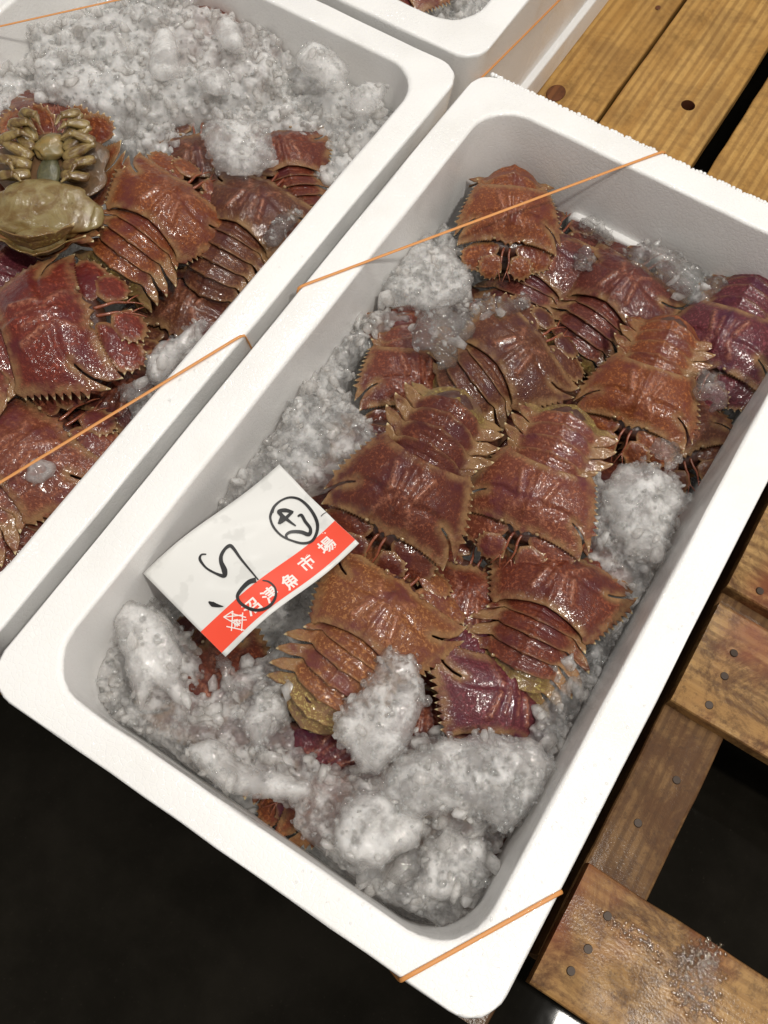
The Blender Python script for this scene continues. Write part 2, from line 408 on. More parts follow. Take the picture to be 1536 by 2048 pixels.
def board(name, x0, x1, y0, y1, z1, th, mat, parent, axis, rng, label=None, hole=None):
    """a bevelled, slightly uneven plank"""
    L = (x1 - x0) if axis == 0 else (y1 - y0); W = (y1 - y0) if axis == 0 else (x1 - x0)
    nl = max(4, int(L / 0.012)); bev = 0.0018
    prof = [(-W / 2, -th), (-W / 2, -bev * 1.4), (-W / 2 + bev * .5, -bev * .4), (-W / 2 + bev * 1.6, 0), (-W / 4, 0.0004), (0, 0), (W / 4, 0.0004), (W / 2 - bev * 1.6, 0), (W / 2 - bev * .5, -bev * .4), (W / 2, -bev * 1.4), (W / 2, -th)]
    sd = rng.randint(0, 9999); V = []; F = []
    for i in range(nl + 1):
        s = L * i / nl
        for k, (a, h) in enumerate(prof):
            e = 0.0012 * (float(vnoise(s * 40, k // 6 + 3, sd)) - .5) * (1 if abs(a) > W * .4 else 0)
            hh = h + 0.0008 * (float(vnoise(s * 25, a * 60, sd + 1)) - .5) if h > -th * .5 else h
            q = (x0 + s, y0 + W / 2 + a + e, z1 + hh) if axis == 0 else (x0 + W / 2 + a + e, y0 + s, z1 + hh)
            V.append(q)
    n = len(prof)
    for i in range(nl):
        for k in range(n - 1):
            F.append((i * n + k, (i + 1) * n + k, (i + 1) * n + k + 1, i * n + k + 1))
        F.append((i * n + n - 1, (i + 1) * n + n - 1, (i + 1) * n, i * n))
    F.append(tuple(range(n))); F.append(tuple(nl * n + k for k in range(n))[::-1])
    if axis == 1: F = [f[::-1] for f in F]
    me = mesh_from(V, F)
    bm = bmesh.new(); bm.from_mesh(me); bmesh.ops.recalc_face_normals(bm, faces=bm.faces); bm.to_mesh(me); bm.free()
    o = obj(name, me, mat, parent)
    if hole:
        cut = bmesh.new(); bmesh.ops.create_cone(cut, cap_ends=True, segments=24, radius1=hole[2], radius2=hole[2] * 1.08, depth=0.06,
                                                 matrix=Matrix.Translation((hole[0], hole[1], z1)))
        cm = bpy.data.meshes.new('c'); cut.to_mesh(cm); cut.free(); cm.materials.append(M['hole'])
        co = bpy.data.objects.new('cutter', cm); COL.objects.link(co)
        md = o.modifiers.new('b', 'BOOLEAN'); md.object = co; md.operation = 'DIFFERENCE'; md.solver = 'EXACT'
        try: md.material_mode = 'TRANSFER'
        except Exception: pass
        dg = bpy.context.evaluated_depsgraph_get(); nm = bpy.data.meshes.new_from_object(o.evaluated_get(dg))
        o.modifiers.clear(); o.data = nm; bpy.data.objects.remove(co)
    return o
rng = random.Random(5)
def nail(p, parent, r=0.0036):
    bm = bmesh.new()
    bmesh.ops.create_cone(bm, cap_ends=True, segments=18, radius1=r * 1.05, radius2=r * 0.85, depth=0.0016)
    bmesh.ops.create_cone(bm, cap_ends=True, segments=10, radius1=r * 0.4, radius2=r * 0.4, depth=0.012, matrix=Matrix.Translation((0, 0, -0.006)))
    n = obj('nail', bm, M['nail'], parent, smooth=False); n.location = p; n.rotation_euler = (rng.uniform(-.1, .1), rng.uniform(-.1, .1), 0)
    return n
PZ = -0.172
pal = empty('pallet', (0.16, 0.5, PZ)); tag(pal, 'golden pine slatted pallet carrying the white foam boxes', 'pallet')
def P_(o, root):
    o.parent = root; o.matrix_parent_inverse = Matrix.Translation(-Vector(root.location)); return o
hp = at(1376, 211, PZ)
for i, (x0, x1) in enumerate([(-.62, -.51), (-.50, -.39), (-.38, -.275), (-.262, -.165), (-.155, -.062), (-.057, 0.0635), (0.0675, 0.179), (0.197, 0.300), (0.306, 0.392)]):
    o = board('board', x0, x1, -0.006, 1.5, PZ, 0.022, M['pine'] if x1 < 0.35 else M['shadewood'], None, 1, rng, hole=(hp.x, hp.y, 0.0075) if i == 6 else None)  # edge plank is darkened to stand for shade next to the middle box
    P_(o, pal)
for y in (0.03, 0.55, 1.2):
    P_(board('stringer', -0.62, 0.392, y, y + 0.09, PZ - 0.0225, 0.075, M['shadewood'], None, 0, rng), pal)
# knots set in the planks
def knot(u, v, r, root):
    p = at(u, v, PZ + 0.0012)
    bm = bmesh.new(); bmesh.ops.create_uvsphere(bm, u_segments=24, v_segments=10, radius=r, matrix=Matrix.Diagonal((1, 1.35, 0.14, 1)))
    o = obj('knot', bm, M['knot'], None, smooth=True); o.location = p; P_(o, root)
knot(1112, 186, 0.010, pal)
knot(1316, 15, 0.003, pal)

rp = empty('pallet', (0.5, 0.2, PZ)); tag(rp, 'stained worn pallet with nailed boards and black gaps at the lower right', 'pallet')
boards = []
for (x0, x1, y0, y1, zz) in [(0.4045, 0.82, 0.040, 0.1365, PZ), (0.404, 0.82, 0.284, 0.384, PZ), (0.4035, 0.82, 0.400, 0.52, PZ), (0.4035, 0.82, 0.54, 0.66, PZ)]:
    o = board('board', x0, x1, y0, y1, zz, 0.016, M['board'], None, 0, rng); P_(o, rp); boards.append(o)
st = board('stringer', 0.404, 0.4585, 0.060, 0.95, PZ - 0.0165, 0.09, M['stringer'], None, 1, rng); P_(st, rp)
st2 = board('stringer', 0.66, 0.715, 0.060, 0.95, PZ - 0.0165, 0.09, M['stringer'], None, 1, rng); P_(st2, rp)
def put_nail(u, v, par, z):
    n = nail((0, 0, 0), par); n.parent = par; n.matrix_parent_inverse = Matrix.Identity(4)
    q = at(u, v, z + 0.0004)
    n.location = q
for (u, v, k) in [(1176, 1898, 0), (1142, 1942, 0), (1215, 1832, 0), (1468, 1306, 1), (1449, 1352, 1), (1418, 1410, 1), (1520, 1182, 2)]:
    put_nail(u, v, boards[k], PZ)
for (u, v) in [(1353, 1560), (1276, 1646)]:
    put_nail(u, v, st, PZ - 0.0165)

# foamy puddle on the nearest board
def mat_puddle():
    t = NT('foamy_puddle'); c = t.coord()
    h = t.math('ADD', t.ramp(t.vor(c, 330), 0.6, 0.0), t.noise(c, 400, 3))
    b = t.bump(h, 0.8, 0.0012)
    g = t.n('ShaderNodeBsdfGlossy'); g.inputs['Roughness'].default_value = 0.08; t.l(b, g.inputs['Normal'])
    tr = t.n('ShaderNodeBsdfTransparent'); tr.inputs[0].default_value = (0.75, 0.68, 0.6, 1)
    fr = t.n('ShaderNodeFresnel'); fr.inputs[0].default_value = 1.4; t.l(b, fr.inputs['Normal'])
    m = t.n('ShaderNodeMixShader'); t.l(t.math('MAXIMUM', fr.outputs[0], 0.10), m.inputs[0]); t.l(tr.outputs[0], m.inputs[1]); t.l(g.outputs[0], m.inputs[2])
    t.surf(m.outputs[0]); return t.m
def puddle(pts, label, sd, n):
    """a drying patch of bubbles and droplets"""
    rg_ = np.random.default_rng(sd); A = np.array(pts, float); B = np.roll(A, -1, 0)
    P = rg_.uniform(A.min(0), A.max(0), (n * 4, 2)); ins = np.zeros(len(P), bool)
    for a, b in zip(A, B):
        c = ((a[1] > P[:, 1]) != (b[1] > P[:, 1]))
        with np.errstate(divide='ignore', invalid='ignore'): ins ^= c & (P[:, 0] < (b[0] - a[0]) * (P[:, 1] - a[1]) / (b[1] - a[1]) + a[0])
    P = P[ins]; d = np.full(len(P), 1e9)
    for a, b in zip(A, B):
        ab = b - a; t = np.clip(((P - a) @ ab) / (ab @ ab), 0, 1); q = a + t[:, None] * ab; d = np.minimum(d, np.hypot(P[:, 0] - q[:, 0], P[:, 1] - q[:, 1]))
    P = P[rg_.random(len(P)) < np.clip(d / 28, 0.12, 1)][:n]
    bm = bmesh.new(); bmesh.ops.create_icosphere(bm, subdivisions=2, radius=1)
    v0 = np.array([v.co[:] for v in bm.verts]); f0 = [[v.index for v in f.verts] for f in bm.faces]; bm.free()
    mb = MB()
    for u, v in P:
        q = at(float(u), float(v), PZ); r = 0.0004 + 0.0013 * rg_.random() ** 2
        vv = v0 * np.array([r * rg_.uniform(.7, 1.5), r * rg_.uniform(.7, 1.5), r * .5]) + np.array([q.x, q.y, PZ + 0.0004]); mb.add(vv.tolist(), f0)
    o = obj('puddle', mb.mesh(), PUD, smooth=True); tag(o, label, 'puddle', kind='thing'); return o
def mat_bubbles():
    t = NT('drying_bubbles'); tr = t.n('ShaderNodeBsdfTransparent'); tr.inputs[0].default_value = (0.88, 0.80, 0.68, 1)
    df = t.n('ShaderNodeBsdfDiffuse'); df.inputs[0].default_value = (0.45, 0.33, 0.18, 1)
    m = t.n('ShaderNodeMixShader'); m.inputs[0].default_value = 0.04; t.l(tr.outputs[0], m.inputs[1]); t.l(df.outputs[0], m.inputs[2])
    gl = t.n('ShaderNodeBsdfGlossy'); gl.inputs['Roughness'].default_value = 0.10
    m2 = t.n('ShaderNodeMixShader'); m2.inputs[0].default_value = 0.09; t.l(m.outputs[0], m2.inputs[1]); t.l(gl.outputs[0], m2.inputs[2]); t.surf(m2.outputs[0]); return t.m
PUD = mat_bubbles()
puddle([(1340, 1900), (1400, 1870), (1450, 1890), (1455, 1960), (1440, 2020), (1450, 2060), (1390, 2050), (1340, 2010), (1325, 1950)], 'large foamy puddle drying on the nearest stained pallet board', 3, 1500)
puddle([(1195, 1815), (1245, 1830), (1290, 1850), (1330, 1900), (1330, 1935), (1285, 1905), (1235, 1880), (1205, 1850)], 'narrow glistening puddle running from a knot on the nearest pallet board', 4, 550)

# ------------------------------------------------------------------ foam boxes
def rrect(x0, x1, y0, y1, r, n=8):
    pts = []
    for (cx, cy, a0) in [(x1 - r, y0 + r, -90), (x1 - r, y1 - r, 0), (x0 + r, y1 - r, 90), (x0 + r, y0 + r, 180)]:
        for k in range(n + 1):
            a = math.radians(a0 + 90 * k / n); pts.append((cx + r * math.cos(a), cy + r * math.sin(a)))
    # densify straights
    out = []
    N = 12
    m = len(pts)
    for i in range(m):
        a = pts[i]; b = pts[(i + 1) % m]; out.append(a)
        if i % (n + 1) == n:
            for k in range(1, N): out.append((a[0] + (b[0] - a[0]) * k / N, a[1] + (b[1] - a[1]) * k / N))
    return out
def foam_box(x0, x1, y0, y1, rim, z=0.0, floor=-0.150, seed=1, beads=None, skew=0.0):
    """rim = (left, right, near, far) widths"""
    rn = random.Random(seed)
    loops = []
    def outer(d, zz, r): loops.append([(p[0], p[1], zz) for p in rrect(x0 + d, x1 - d, y0 + d, y1 - d, r)])
    def inner(d, zz, r): loops.append([(p[0], p[1], zz) for p in rrect(x0 + rim[0] + d, x1 - rim[1] - d, y0 + rim[2] + d, y1 - rim[3] - d, r)])
    outer(0.014, -0.171, 0.022); outer(0.004, -0.171, 0.026); outer(0.003, -0.169, 0.027); outer(0.003, -0.140, 0.027); outer(0.0045, -0.1375, 0.027); outer(0.0105, -0.1370, 0.024)
    outer(0.0100, -0.135, 0.024)
    outer(0.003, -0.03, 0.022); outer(0.0005, -0.004, 0.0235); outer(0.0006, -0.0018, 0.0235); outer(0.0022, -0.0003, 0.0225)
    inner(-0.0035, 0.0, 0.036); inner(-0.0010, -0.0010, 0.036); inner(0.0, -0.0032, 0.036); inner(0.002, -0.05, 0.037)
    inner(0.0045, floor + 0.02, 0.036); inner(0.010, floor + 0.005, 0.032); inner(0.03, floor, 0.02)
    n = len(loops[0]); V = []; F = []
    for li, lp in enumerate(loops):
        for k, (x, y, zz) in enumerate(lp):
            j = 0.0005 if 7 < li < 14 else 0.0002
            V.append((x + rn.uniform(-j, j), y + rn.uniform(-j, j) + skew * (x - x0), zz + z + (rn.uniform(-1, 1) * 0.0003 if 9 < li < 13 else 0)))
    for li in range(len(loops) - 1):
        for k in range(n): F.append((li * n + k, li * n + (k + 1) % n, (li + 1) * n + (k + 1) % n, (li + 1) * n + k))
    F.append(tuple(range(n))[::-1]); F.append(tuple((len(loops) - 1) * n + k for k in range(n)))
    mb = MB().add(V, F)
    if beads:
        # torn row of foam beads along the far edge
        for (bx0, bx1, yy) in beads:
            x = bx0
            while x < bx1:
                r = rn.uniform(0.0013, 0.0026); bm = bmesh.new()
                bmesh.ops.create_icosphere(bm, subdivisions=2, radius=r)
                c = Vector((x, yy + skew * (x - x0) + rn.uniform(-0.001, 0.0005), -r + 0.0001 - rn.random() * 0.0006 + z))
                vs = [v.co + c for v in bm.verts]; fs = [[v.index for v in f.verts] for f in bm.faces]; bm.free()
                mb.add(vs, fs); x += r * rn.uniform(1.2, 1.9)
                for q in range(2):
                    bm = bmesh.new(); bmesh.ops.create_icosphere(bm, subdivisions=2, radius=r)
                    c2 = c + Vector((rn.uniform(-.001, .001), rn.uniform(-.001, .0004), -0.003 - q * 0.003))
                    vs = [v.co + c2 for v in bm.verts]; fs = [[v.index for v in f.verts] for f in bm.faces]; bm.free(); mb.add(vs, fs)
    me = mb.mesh('foam_box')
    for p in me.polygons: p.use_smooth = True
    o = obj('foam_box', me, M['foam'])
    md = o.modifiers.new('bev', 'WEIGHTED_NORMAL'); md.keep_sharp = False
    return o
main = foam_box(0, 0.365, 0, 0.6304, (0.029, 0.029, 0.024, 0.0285), seed=1, beads=[(0.012, 0.352, 0.6302)])
tag(main, 'open white foam fish box in the middle, holding red slipper lobsters and the price tag', 'foam box', 'white foam fish boxes')
LB = dict(x0=-0.41, x1=-0.0105, y0=0.012, y1=0.622)
left = foam_box(LB['x0'], LB['x1'], LB['y0'], LB['y1'], (0.027, 0.0265, 0.024, 0.026), seed=2, z=-0.001)
tag(left, 'open white foam fish box at the left with much crushed ice over its far half', 'foam box', 'white foam fish boxes')
far = foam_box(-0.37, -0.005, 0.6315, 1.26, (0.027, 0.030, 0.030, 0.027), seed=3, z=0.0005)
tag(far, 'open white foam fish box behind, only its near corner and long side in view', 'foam box', 'white foam fish boxes')
# raised panel moulded on the far inner wall of the middle box
def raised_panel(parent, x0, x1, z0, z1, y, th):
    V = []; F = []
    lps = []
    for (d, yy) in [(0, 0), (0.0, -th + 0.002), (0.0006, -th + 0.0006), (0.0026, -th)]:
        lps.append([(p[0], y + yy, p[1]) for p in rrect(x0 + d, x1 - d, z0 + d, z1 - d, 0.008, 6)])
    n = len(lps[0])
    for lp in lps: V += lp
    for li in range(3):
        for k in range(n): F.append((li * n + k, (li + 1) * n + k, (li + 1) * n + (k + 1) % n, li * n + (k + 1) % n))
    F.append(tuple(3 * n + k for k in range(n))[::-1])
    me = mesh_from(V, F); bm = bmesh.new(); bm.from_mesh(me); bmesh.ops.recalc_face_normals(bm, faces=bm.faces); bm.to_mesh(me); bm.free()
    return obj('raised_panel', me, M['foam'], parent, smooth=True)
raised_panel(main, 0.122, 0.222, -0.118, -0.070, 0.603, 0.010)

# ------------------------------------------------------------------ lobster parts
def teeth(p0, p1, n, h, hook=0.35, rn=None):
    """saw teeth from p0 to p1 (outside = right-hand side)"""
    p0 = Vector(p0); p1 = Vector(p1); d = p1 - p0; L = d.length; t = d / L; nrm = Vector((t.y, -t.x))
    out = []; tips = []
    for i in range(n):
        j = (rn.uniform(-.12, .12) if rn else 0)
        a = p0 + d * (i / n)
        tipp = a + t * (L / n) * (0.5 + hook + j * .5) + nrm * h * (1 + j)
        mid = a + t * (L / n) * 0.35 + nrm * h * 0.30
        out += [tuple(a), tuple(mid), tuple(tipp)]; tips.append(tuple(tipp))
    return out, tips
def fill2d(outline, step, extra=None):
    """outline (closed, metres) -> grid triangulation"""
    ol = [Vector(p) for p in outline]; n = len(ol)
    xs = [p.x for p in ol]; ys = [p.y for p in ol]
    A = np.array([[p.x, p.y] for p in ol]); B = np.roll(A, -1, 0)
    gx, gy = np.meshgrid(np.arange(min(xs), max(xs), step), np.arange(min(ys), max(ys), step * 0.866))
    gx = gx + (np.arange(gx.shape[0]) % 2)[:, None] * step * .5
    P = np.stack([gx.ravel(), gy.ravel()], 1)
    ins = np.zeros(len(P), bool)
    for a, b in zip(A, B):
        cond = ((a[1] > P[:, 1]) != (b[1] > P[:, 1]))
        with np.errstate(divide='ignore', invalid='ignore'):
            xx = (b[0] - a[0]) * (P[:, 1] - a[1]) / (b[1] - a[1]) + a[0]
        ins ^= cond & (P[:, 0] < xx)
    d = edge_dist(P, A, B)
    P = P[ins & (d > step * 0.45)]
    pts = [Vector(p) for p in ol] + [Vector((float(x), float(y))) for x, y in P]
    r = delaunay_2d_cdt(pts, [(i, (i + 1) % n) for i in range(n)], [], 1, 1e-7)
    V = np.array([[v.x, v.y] for v in r[0]]); F = [tuple(f) for f in r[2]]
    return V, F, edge_dist(V, A, B)
def edge_dist(P, A, B):
    d = np.full(len(P), 1e9)
    for a, b in zip(A, B):
        ab = b - a; L2 = ab @ ab + 1e-18
        t = np.clip(((P - a) @ ab) / L2, 0, 1)
        q = a + t[:, None] * ab
        d = np.minimum(d, np.hypot(P[:, 0] - q[:, 0], P[:, 1] - q[:, 1]))
    return d
def shell_mesh(name, V2, F, zf, ed, tips, thick, edgew=0.007, ridge=None, tipr=0.0016):
    z = zf(V2[:, 0], V2[:, 1])
    V = np.column_stack([V2, z])
    # bottom sheet
    n = len(V); Vb = V.copy(); Vb[:, 2] -= thick
    Ft = []
    for f in F:
        a, b, c = V2[f[0]], V2[f[1]], V2[f[2]]
        cr = (b[0] - a[0]) * (c[1] - a[1]) - (b[1] - a[1]) * (c[0] - a[0])
        Ft.append(tuple(f) if cr > 0 else tuple(f[::-1]))
    cnt = {}
    for f in Ft:
        for i in range(len(f)):
            e = (f[i], f[(i + 1) % len(f)]); cnt[e] = cnt.get(e, 0) + 1
    bound = [e for e in cnt if (e[1], e[0]) not in cnt]
    faces = Ft + [tuple(i + n for i in f[::-1]) for f in Ft] + [(e[1], e[0], e[0] + n, e[1] + n) for e in bound]
    me = mesh_from(np.vstack([V, Vb]), faces, name)
    e_ = np.clip(1 - ed / edgew, 0, 1)
    if name == 'abdomen_segment': e_ = np.clip(e_ * .6 + np.clip((np.abs(V2[:, 0]) - 0.019) / 0.010, 0, 1) * .9, 0, 1)
    if tips is not None and len(tips):
        T = np.array(tips); dt = np.min(np.hypot(V2[:, 0][:, None] - T[:, 0][None], V2[:, 1][:, None] - T[:, 1][None]), 1)
        tp = np.clip(1.25 - dt / tipr, 0, 1)
    else: tp = np.zeros(n)
    rg = ridge(V2[:, 0], V2[:, 1]) if ridge else np.zeros(n)
    for nm, arr in (('edge', e_), ('tip', tp), ('ridge', rg)):
        at_ = me.attributes.new(nm, 'FLOAT', 'POINT'); at_.data.foreach_set('value', np.concatenate([arr, arr]).astype(np.float32))
    for p in me.polygons: p.use_smooth = True
    # keep the thin rim from shading the top
    return me

MM = 0.001
def carapace_mesh(seed):
    rn = random.Random(seed)
    half = [(0, 0.5), (10, 0), (20, -1.5), (28, -3), (31.5, -4.5)]
    tips = []
    half += [(32.5, -6.5), (35, -7.0), (37.5, -4.5)]
    o1, t1 = teeth((37.5, -4.5), (42.5, 8), 3, 3.0, rn=rn); o2, t2 = teeth((42.5, 8), (47.5, 21), 3, 3.8, rn=rn); o3, t3 = teeth((47.5, 21), (51.8, 36), 3, 4.6, rn=rn)
    half += o1[1:] + o2 + o3; tips += t1 + t2 + t3
    half += [(52.2, 37), (54.0, 42.5), (55.0, 49)]; tips.append((55.0, 49))
    half += [(50.8, 44.8), (46, 39.4), (41, 35.8), (36, 33.6), (34.8, 34.2), (36, 35.2), (41, 37.8), (46, 42.0)]
    half += [(50.0, 49), (51.0, 58.5)]; tips.append((51.0, 58.5))
    half += [(47.5, 57.0)]
    
    # front margin runs inwards: outside is forward -> flip
    fr = []
    for i in range(12):
        x = 46 - i * 2.4; y = 53.2 + 3.0 * ((x - 20) / 26) ** 2 if x > 20 else 53.2
        fr.append((x, y)); fr.append((x - 1.0, y + 1.25))
    half += fr
    half += [(16.5, 53.5), (13.5, 52.0), (11.5, 54.5), (8, 53), (5, 54.5), (2.5, 57.5), (0.8, 55.5)]
    right = half; leftp = [(-x, y) for x, y in half[::-1] if x > 0.01]
    ol = [(x * MM, (y - 27) * MM) for x, y in right + [(0, 55.0)] + leftp]
    tp = [(x * MM, (y - 27) * MM) for x, y in tips] + [(-x * MM, (y - 27) * MM) for x, y in tips]
    V2, F, ed = fill2d(ol, 0.0013)
    def ridge(x, y):
        x = np.abs(x) / MM; y = y / MM + 27
        g = lambda d, s: np.exp(-(d / s) ** 2)
        # branchial ridge: from (12,8) up to (18,30)
        def seg(x, y, a, b):
            a = np.array(a, float); b = np.array(b, float); ab = b - a; t = np.clip(((x - a[0]) * ab[0] + (y - a[1]) * ab[1]) / (ab @ ab), 0, 1)
            return np.hypot(x - a[0] - t * ab[0], y - a[1] - t * ab[1])
        r1 = g(seg(x, y, (10, 27), (15, 10)), 2.1); r2 = g(seg(x, y, (3.5, 31), (5, 14)), 1.5) * 0.6
        r3 = g(seg(x, y, (14, 44), (8, 34)), 2.5) * 0.7
        return np.clip(r1 + r2 + r3, 0, 1)
    def zf(x, y):
        xm = np.abs(x) / MM; ym = y / MM + 27
        w_ = 55 - 0.010 * (ym - 36) ** 2
        dome = np.clip(1 - (xm / w_) ** 1.8, 0, 1)
        lon = np.interp(ym, [-8, 0, 10, 26, 40, 50, 58, 62], [12.5, 16, 20, 22, 18.5, 12.5, 8.5, 7])
        z = 1.5 + dome * lon
        z += 2.0 * np.exp(-(xm / 2.6) ** 2) * np.interp(ym, [0, 6, 40, 50], [0.2, 1, 1, 0.1])
        z += 1.9 * ridge(x, y)
        groove = np.exp(-((ym - 31 - 0.05 * xm - 2.5 * np.cos(xm / 8)) / 2.2) ** 2) * np.clip((xm - 8) / 10, 0, 1) * np.clip((48 - xm) / 8, 0, 1)
        z -= 1.6 * groove
        z += 1.2 * np.exp(-((ym - 37) / 4) ** 2 - (xm / 5) ** 2)
        z += 0.5 * (vnoise(x * 160 + 7, y * 160, seed) - .5) + 0.30 * (vnoise(x * 420, y * 420, seed + 3) - .5) + 0.22 * (vnoise(x * 1000, y * 1000, seed + 5) - .5)
        gran = np.where(vnoise(x * 700, y * 700, seed + 9) > .62, 0.28, 0.0) * np.clip((ym - 8) / 25, 0.15, 1)
        z += gran
        # gentle asymmetric warp
        z += 0.7 * np.sin(x / MM / 30 + seed) * np.cos(y / MM / 22 + seed * 2)
        return z * MM
    return shell_mesh('carapace', V2, F, zf, ed, tp, 0.0011, 0.009, ridge)

def plate_mesh(seed, big=True):
    """antenna plates, right side; local origin at the plate's root"""
    rn = random.Random(seed)
    tips = []
    if big:
        base = [(0, 0), (9, -3), (22, -4), (31, -1)]
        arc = [(31, -1), (33.5, 7), (31, 13), (24, 16.5), (16, 16), (9, 12), (3, 6)]
        nteeth = [2, 2, 2, 2, 1, 0]
    else:
        base = [(0, 0), (7, -3), (15, -1)]
        arc = [(15, -1), (19.5, 5), (18.5, 12), (12, 16.5), (4, 15), (-1, 8)]
        nteeth = [2, 2, 2, 2, 1]
    ol = list(base[:-1])
    for i in range(len(arc) - 1):
        n = nteeth[i] if i < len(nteeth) else 0
        a, b = arc[i], arc[i + 1]
        if n == 0: ol.append(a); continue
        o_, t_ = teeth(a, b, n, 2.3, hook=0.05, rn=rn); ol += o_; tips += t_
    ol.append(arc[-1])
    V2, F, ed = fill2d([(x * MM, y * MM) for x, y in ol], 0.0011)
    def zf(x, y):
        xm = x / MM; ym = y / MM
        z = 3.4 * np.exp(-((xm - (13 if big else 8)) / 14) ** 2 - ((ym - 5) / 8) ** 2) - 0.02 * np.maximum(ym - 4, 0) ** 1.6
        z += 0.8 * np.sin(ym * 0.55 + xm * 0.1) * 0.5
        z += 0.6 * (vnoise(x * 300, y * 300, seed) - .5) + np.where(vnoise(x * 750, y * 750, seed + 9) > .6, 0.3, 0)
        return z * MM
    return shell_mesh('antenna_plate', V2, F, zf, ed, [(a * MM, b * MM) for a, b in tips], 0.0012, 0.004, tipr=0.0013)

def segment_mesh(i, seed):
    """abdominal tergite with leaf-shaped side tips, local origin mid front edge, runs towards -Y"""
    rn = random.Random(seed * 31 + i)
    w = [25, 25, 24, 23, 21.5, 18.5][i]; L = [13, 14, 14, 13.5, 13, 13][i]; tipx = [34, 41, 40, 38, 35.5, 30][i]; h = [15, 15.5, 14.5, 13.5, 12, 10][i]
    sw = 3.0
    half = [(0, 3), (w * .6, 2.5), (w, 1)]
    half += [(w + (tipx - w) * .25, -L * .18), (w + (tipx - w) * .7, -L * .50), (tipx, -L * 0.95), (tipx + 0.8, -L * 1.18)]
    tips = [(tipx + 0.8, -L * 1.18)]
    half += [(tipx - 2.5, -L * 1.12), (w + (tipx - w) * .45, -L * 1.02), (w + (tipx - w) * .12, -L * .80), (w * .95, -L * .74)]
    half += [(w * .75, -L * .92), (w * .45, -L * 1.0), (w * .2, -L * 1.04), (2.2, -L * 1.08), (0, -L * 1.14)]
    # right side goes front->tip->back; build ccw: back centre -> right -> front
    ol = half + [(-x, y) for x, y in half[::-1] if x > 0.01]
    ol = ol[::-1]
    V2, F, ed = fill2d([(x * MM, y * MM) for x, y in ol], 0.0013)
    def zf(x, y):
        xm = np.abs(x) / MM; ym = -y / MM
        a = np.clip(xm / w, 0, 1)
        z = h * (1 - 0.50 * a ** 2.2 - 0.26 * a) - 0.32 * np.clip(xm - w, 0, 99)
        z += 1.0 * np.exp(-(xm / 2.2) ** 2)                     # keel
        z += 1.9 * (np.clip(ym / L, 0, 1.1) - 0.5) + 0.9 * np.exp(-((ym / L - .97) / .09) ** 2)  # lip rising to the rear
        z -= 1.0 * np.exp(-((ym / L - .42) / .07) ** 2) * np.clip(1.1 - a, 0, 1)   # transverse groove
        z += 0.6 * (vnoise(x * 220, y * 220, seed + i) - .5) + 0.35 * (vnoise(x * 600, y * 600, seed + i + 8) - .5)
        return z * MM
    return shell_mesh('abdomen_segment', V2, F, zf, ed, [(a * MM, b * MM) for a, b in tips] + [(-a * MM, b * MM) for a, b in tips], 0.001, 0.0045, tipr=0.0030), h, L

def fan_mesh(kind, seed):
    rn = random.Random(seed)
    if kind == 'telson': W, L, r0 = 11, 26, 8
    else: W, L, r0 = 9, 25, 4
    ol = [(-r0, 0), (r0, 0), (W, -L * .45), (W * 0.98, -L * .8)]
    for k in range(9):
        a = k / 8; ol.append((W * .9 * math.cos(a * math.pi), -L * .82 - L * .18 * math.sin(a * math.pi) + (0.6 if k % 2 else 0)))
    ol += [(-W * .98, -L * .8), (-W, -L * .45)]
    ol = ol[::-1]
    V2, F, ed = fill2d([(x * MM, y * MM) for x, y in ol], 0.0016)
    def zf(x, y):
        xm = x / MM; ym = -y / MM
        z = 2.6 * (1 - (xm / (W + 1)) ** 2) * np.interp(ym, [0, L * .5, L], [1, .9, .3]) + 0.9 * np.sin(xm * 1.1) * np.clip((ym - L * .4) / L, 0, 1) * .7
        z += 2.0 * np.exp(-((ym - L * .40) / 1.6) ** 2) * (0.5 + vnoise(x * 500, y * 500, seed)) + 1.1 * (vnoise(x * 260, y * 260, seed + 2) - .5)
        return z * MM
    return shell_mesh('fan', V2, F, zf, ed, None, 0.0012)

def blob_mesh(sx, sy, sz, n=3, noise=0.0, seed=0):
    bm = bmesh.new(); bmesh.ops.create_icosphere(bm, subdivisions=n, radius=1)
    for v in bm.verts:
        k = 1 + noise * (float(vnoise(v.co.x * 2.3 + v.co.z, v.co.y * 2.3 - v.co.z, seed)) - .5)
        v.co = Vector((v.co.x * sx * k, v.co.y * sy * k, v.co.z * sz * k))
    m = bpy.data.meshes.new('b'); bm.to_mesh(m); bm.free()
    for p in m.polygons: p.use_smooth = True
    return m

NV = 3
CAR = [carapace_mesh(11 + s) for s in range(NV)]
PLB = [plate_mesh(21 + s, True) for s in range(2)]
PLS = [plate_mesh(31 + s, False) for s in range(2)]
SEG = [[segment_mesh(i, 41 + s) for i in range(6)] for s in range(2)]
TEL = fan_mesh('telson', 5); URO = fan_mesh('uropod', 6)
THO = blob_mesh(0.034, 0.030, 0.010, 3, 0.3, 4); THU = blob_mesh(0.047, 0.029, 0.0035, 4, 0.2, 4); ABU = blob_mesh(0.026, 0.034, 0.012, 4, 0.12, 9)
EYE = blob_mesh(0.0017, 0.0013, 0.0014, 2)
ABD = blob_mesh(0.023, 0.034, 0.009, 3, 0.2, 8)
for m_, mt in [(x, 'shell') for x in CAR + PLB + PLS] + [(s[0], 'shell') for S in SEG for s in S] + [(TEL, 'pale_tail'), (URO, 'pale_tail'), (THO, 'head'), (THU, 'under'), (ABU, 'belly'), (EYE, 'eye'), (ABD, 'head')]:
    m_.materials.append(M[mt])
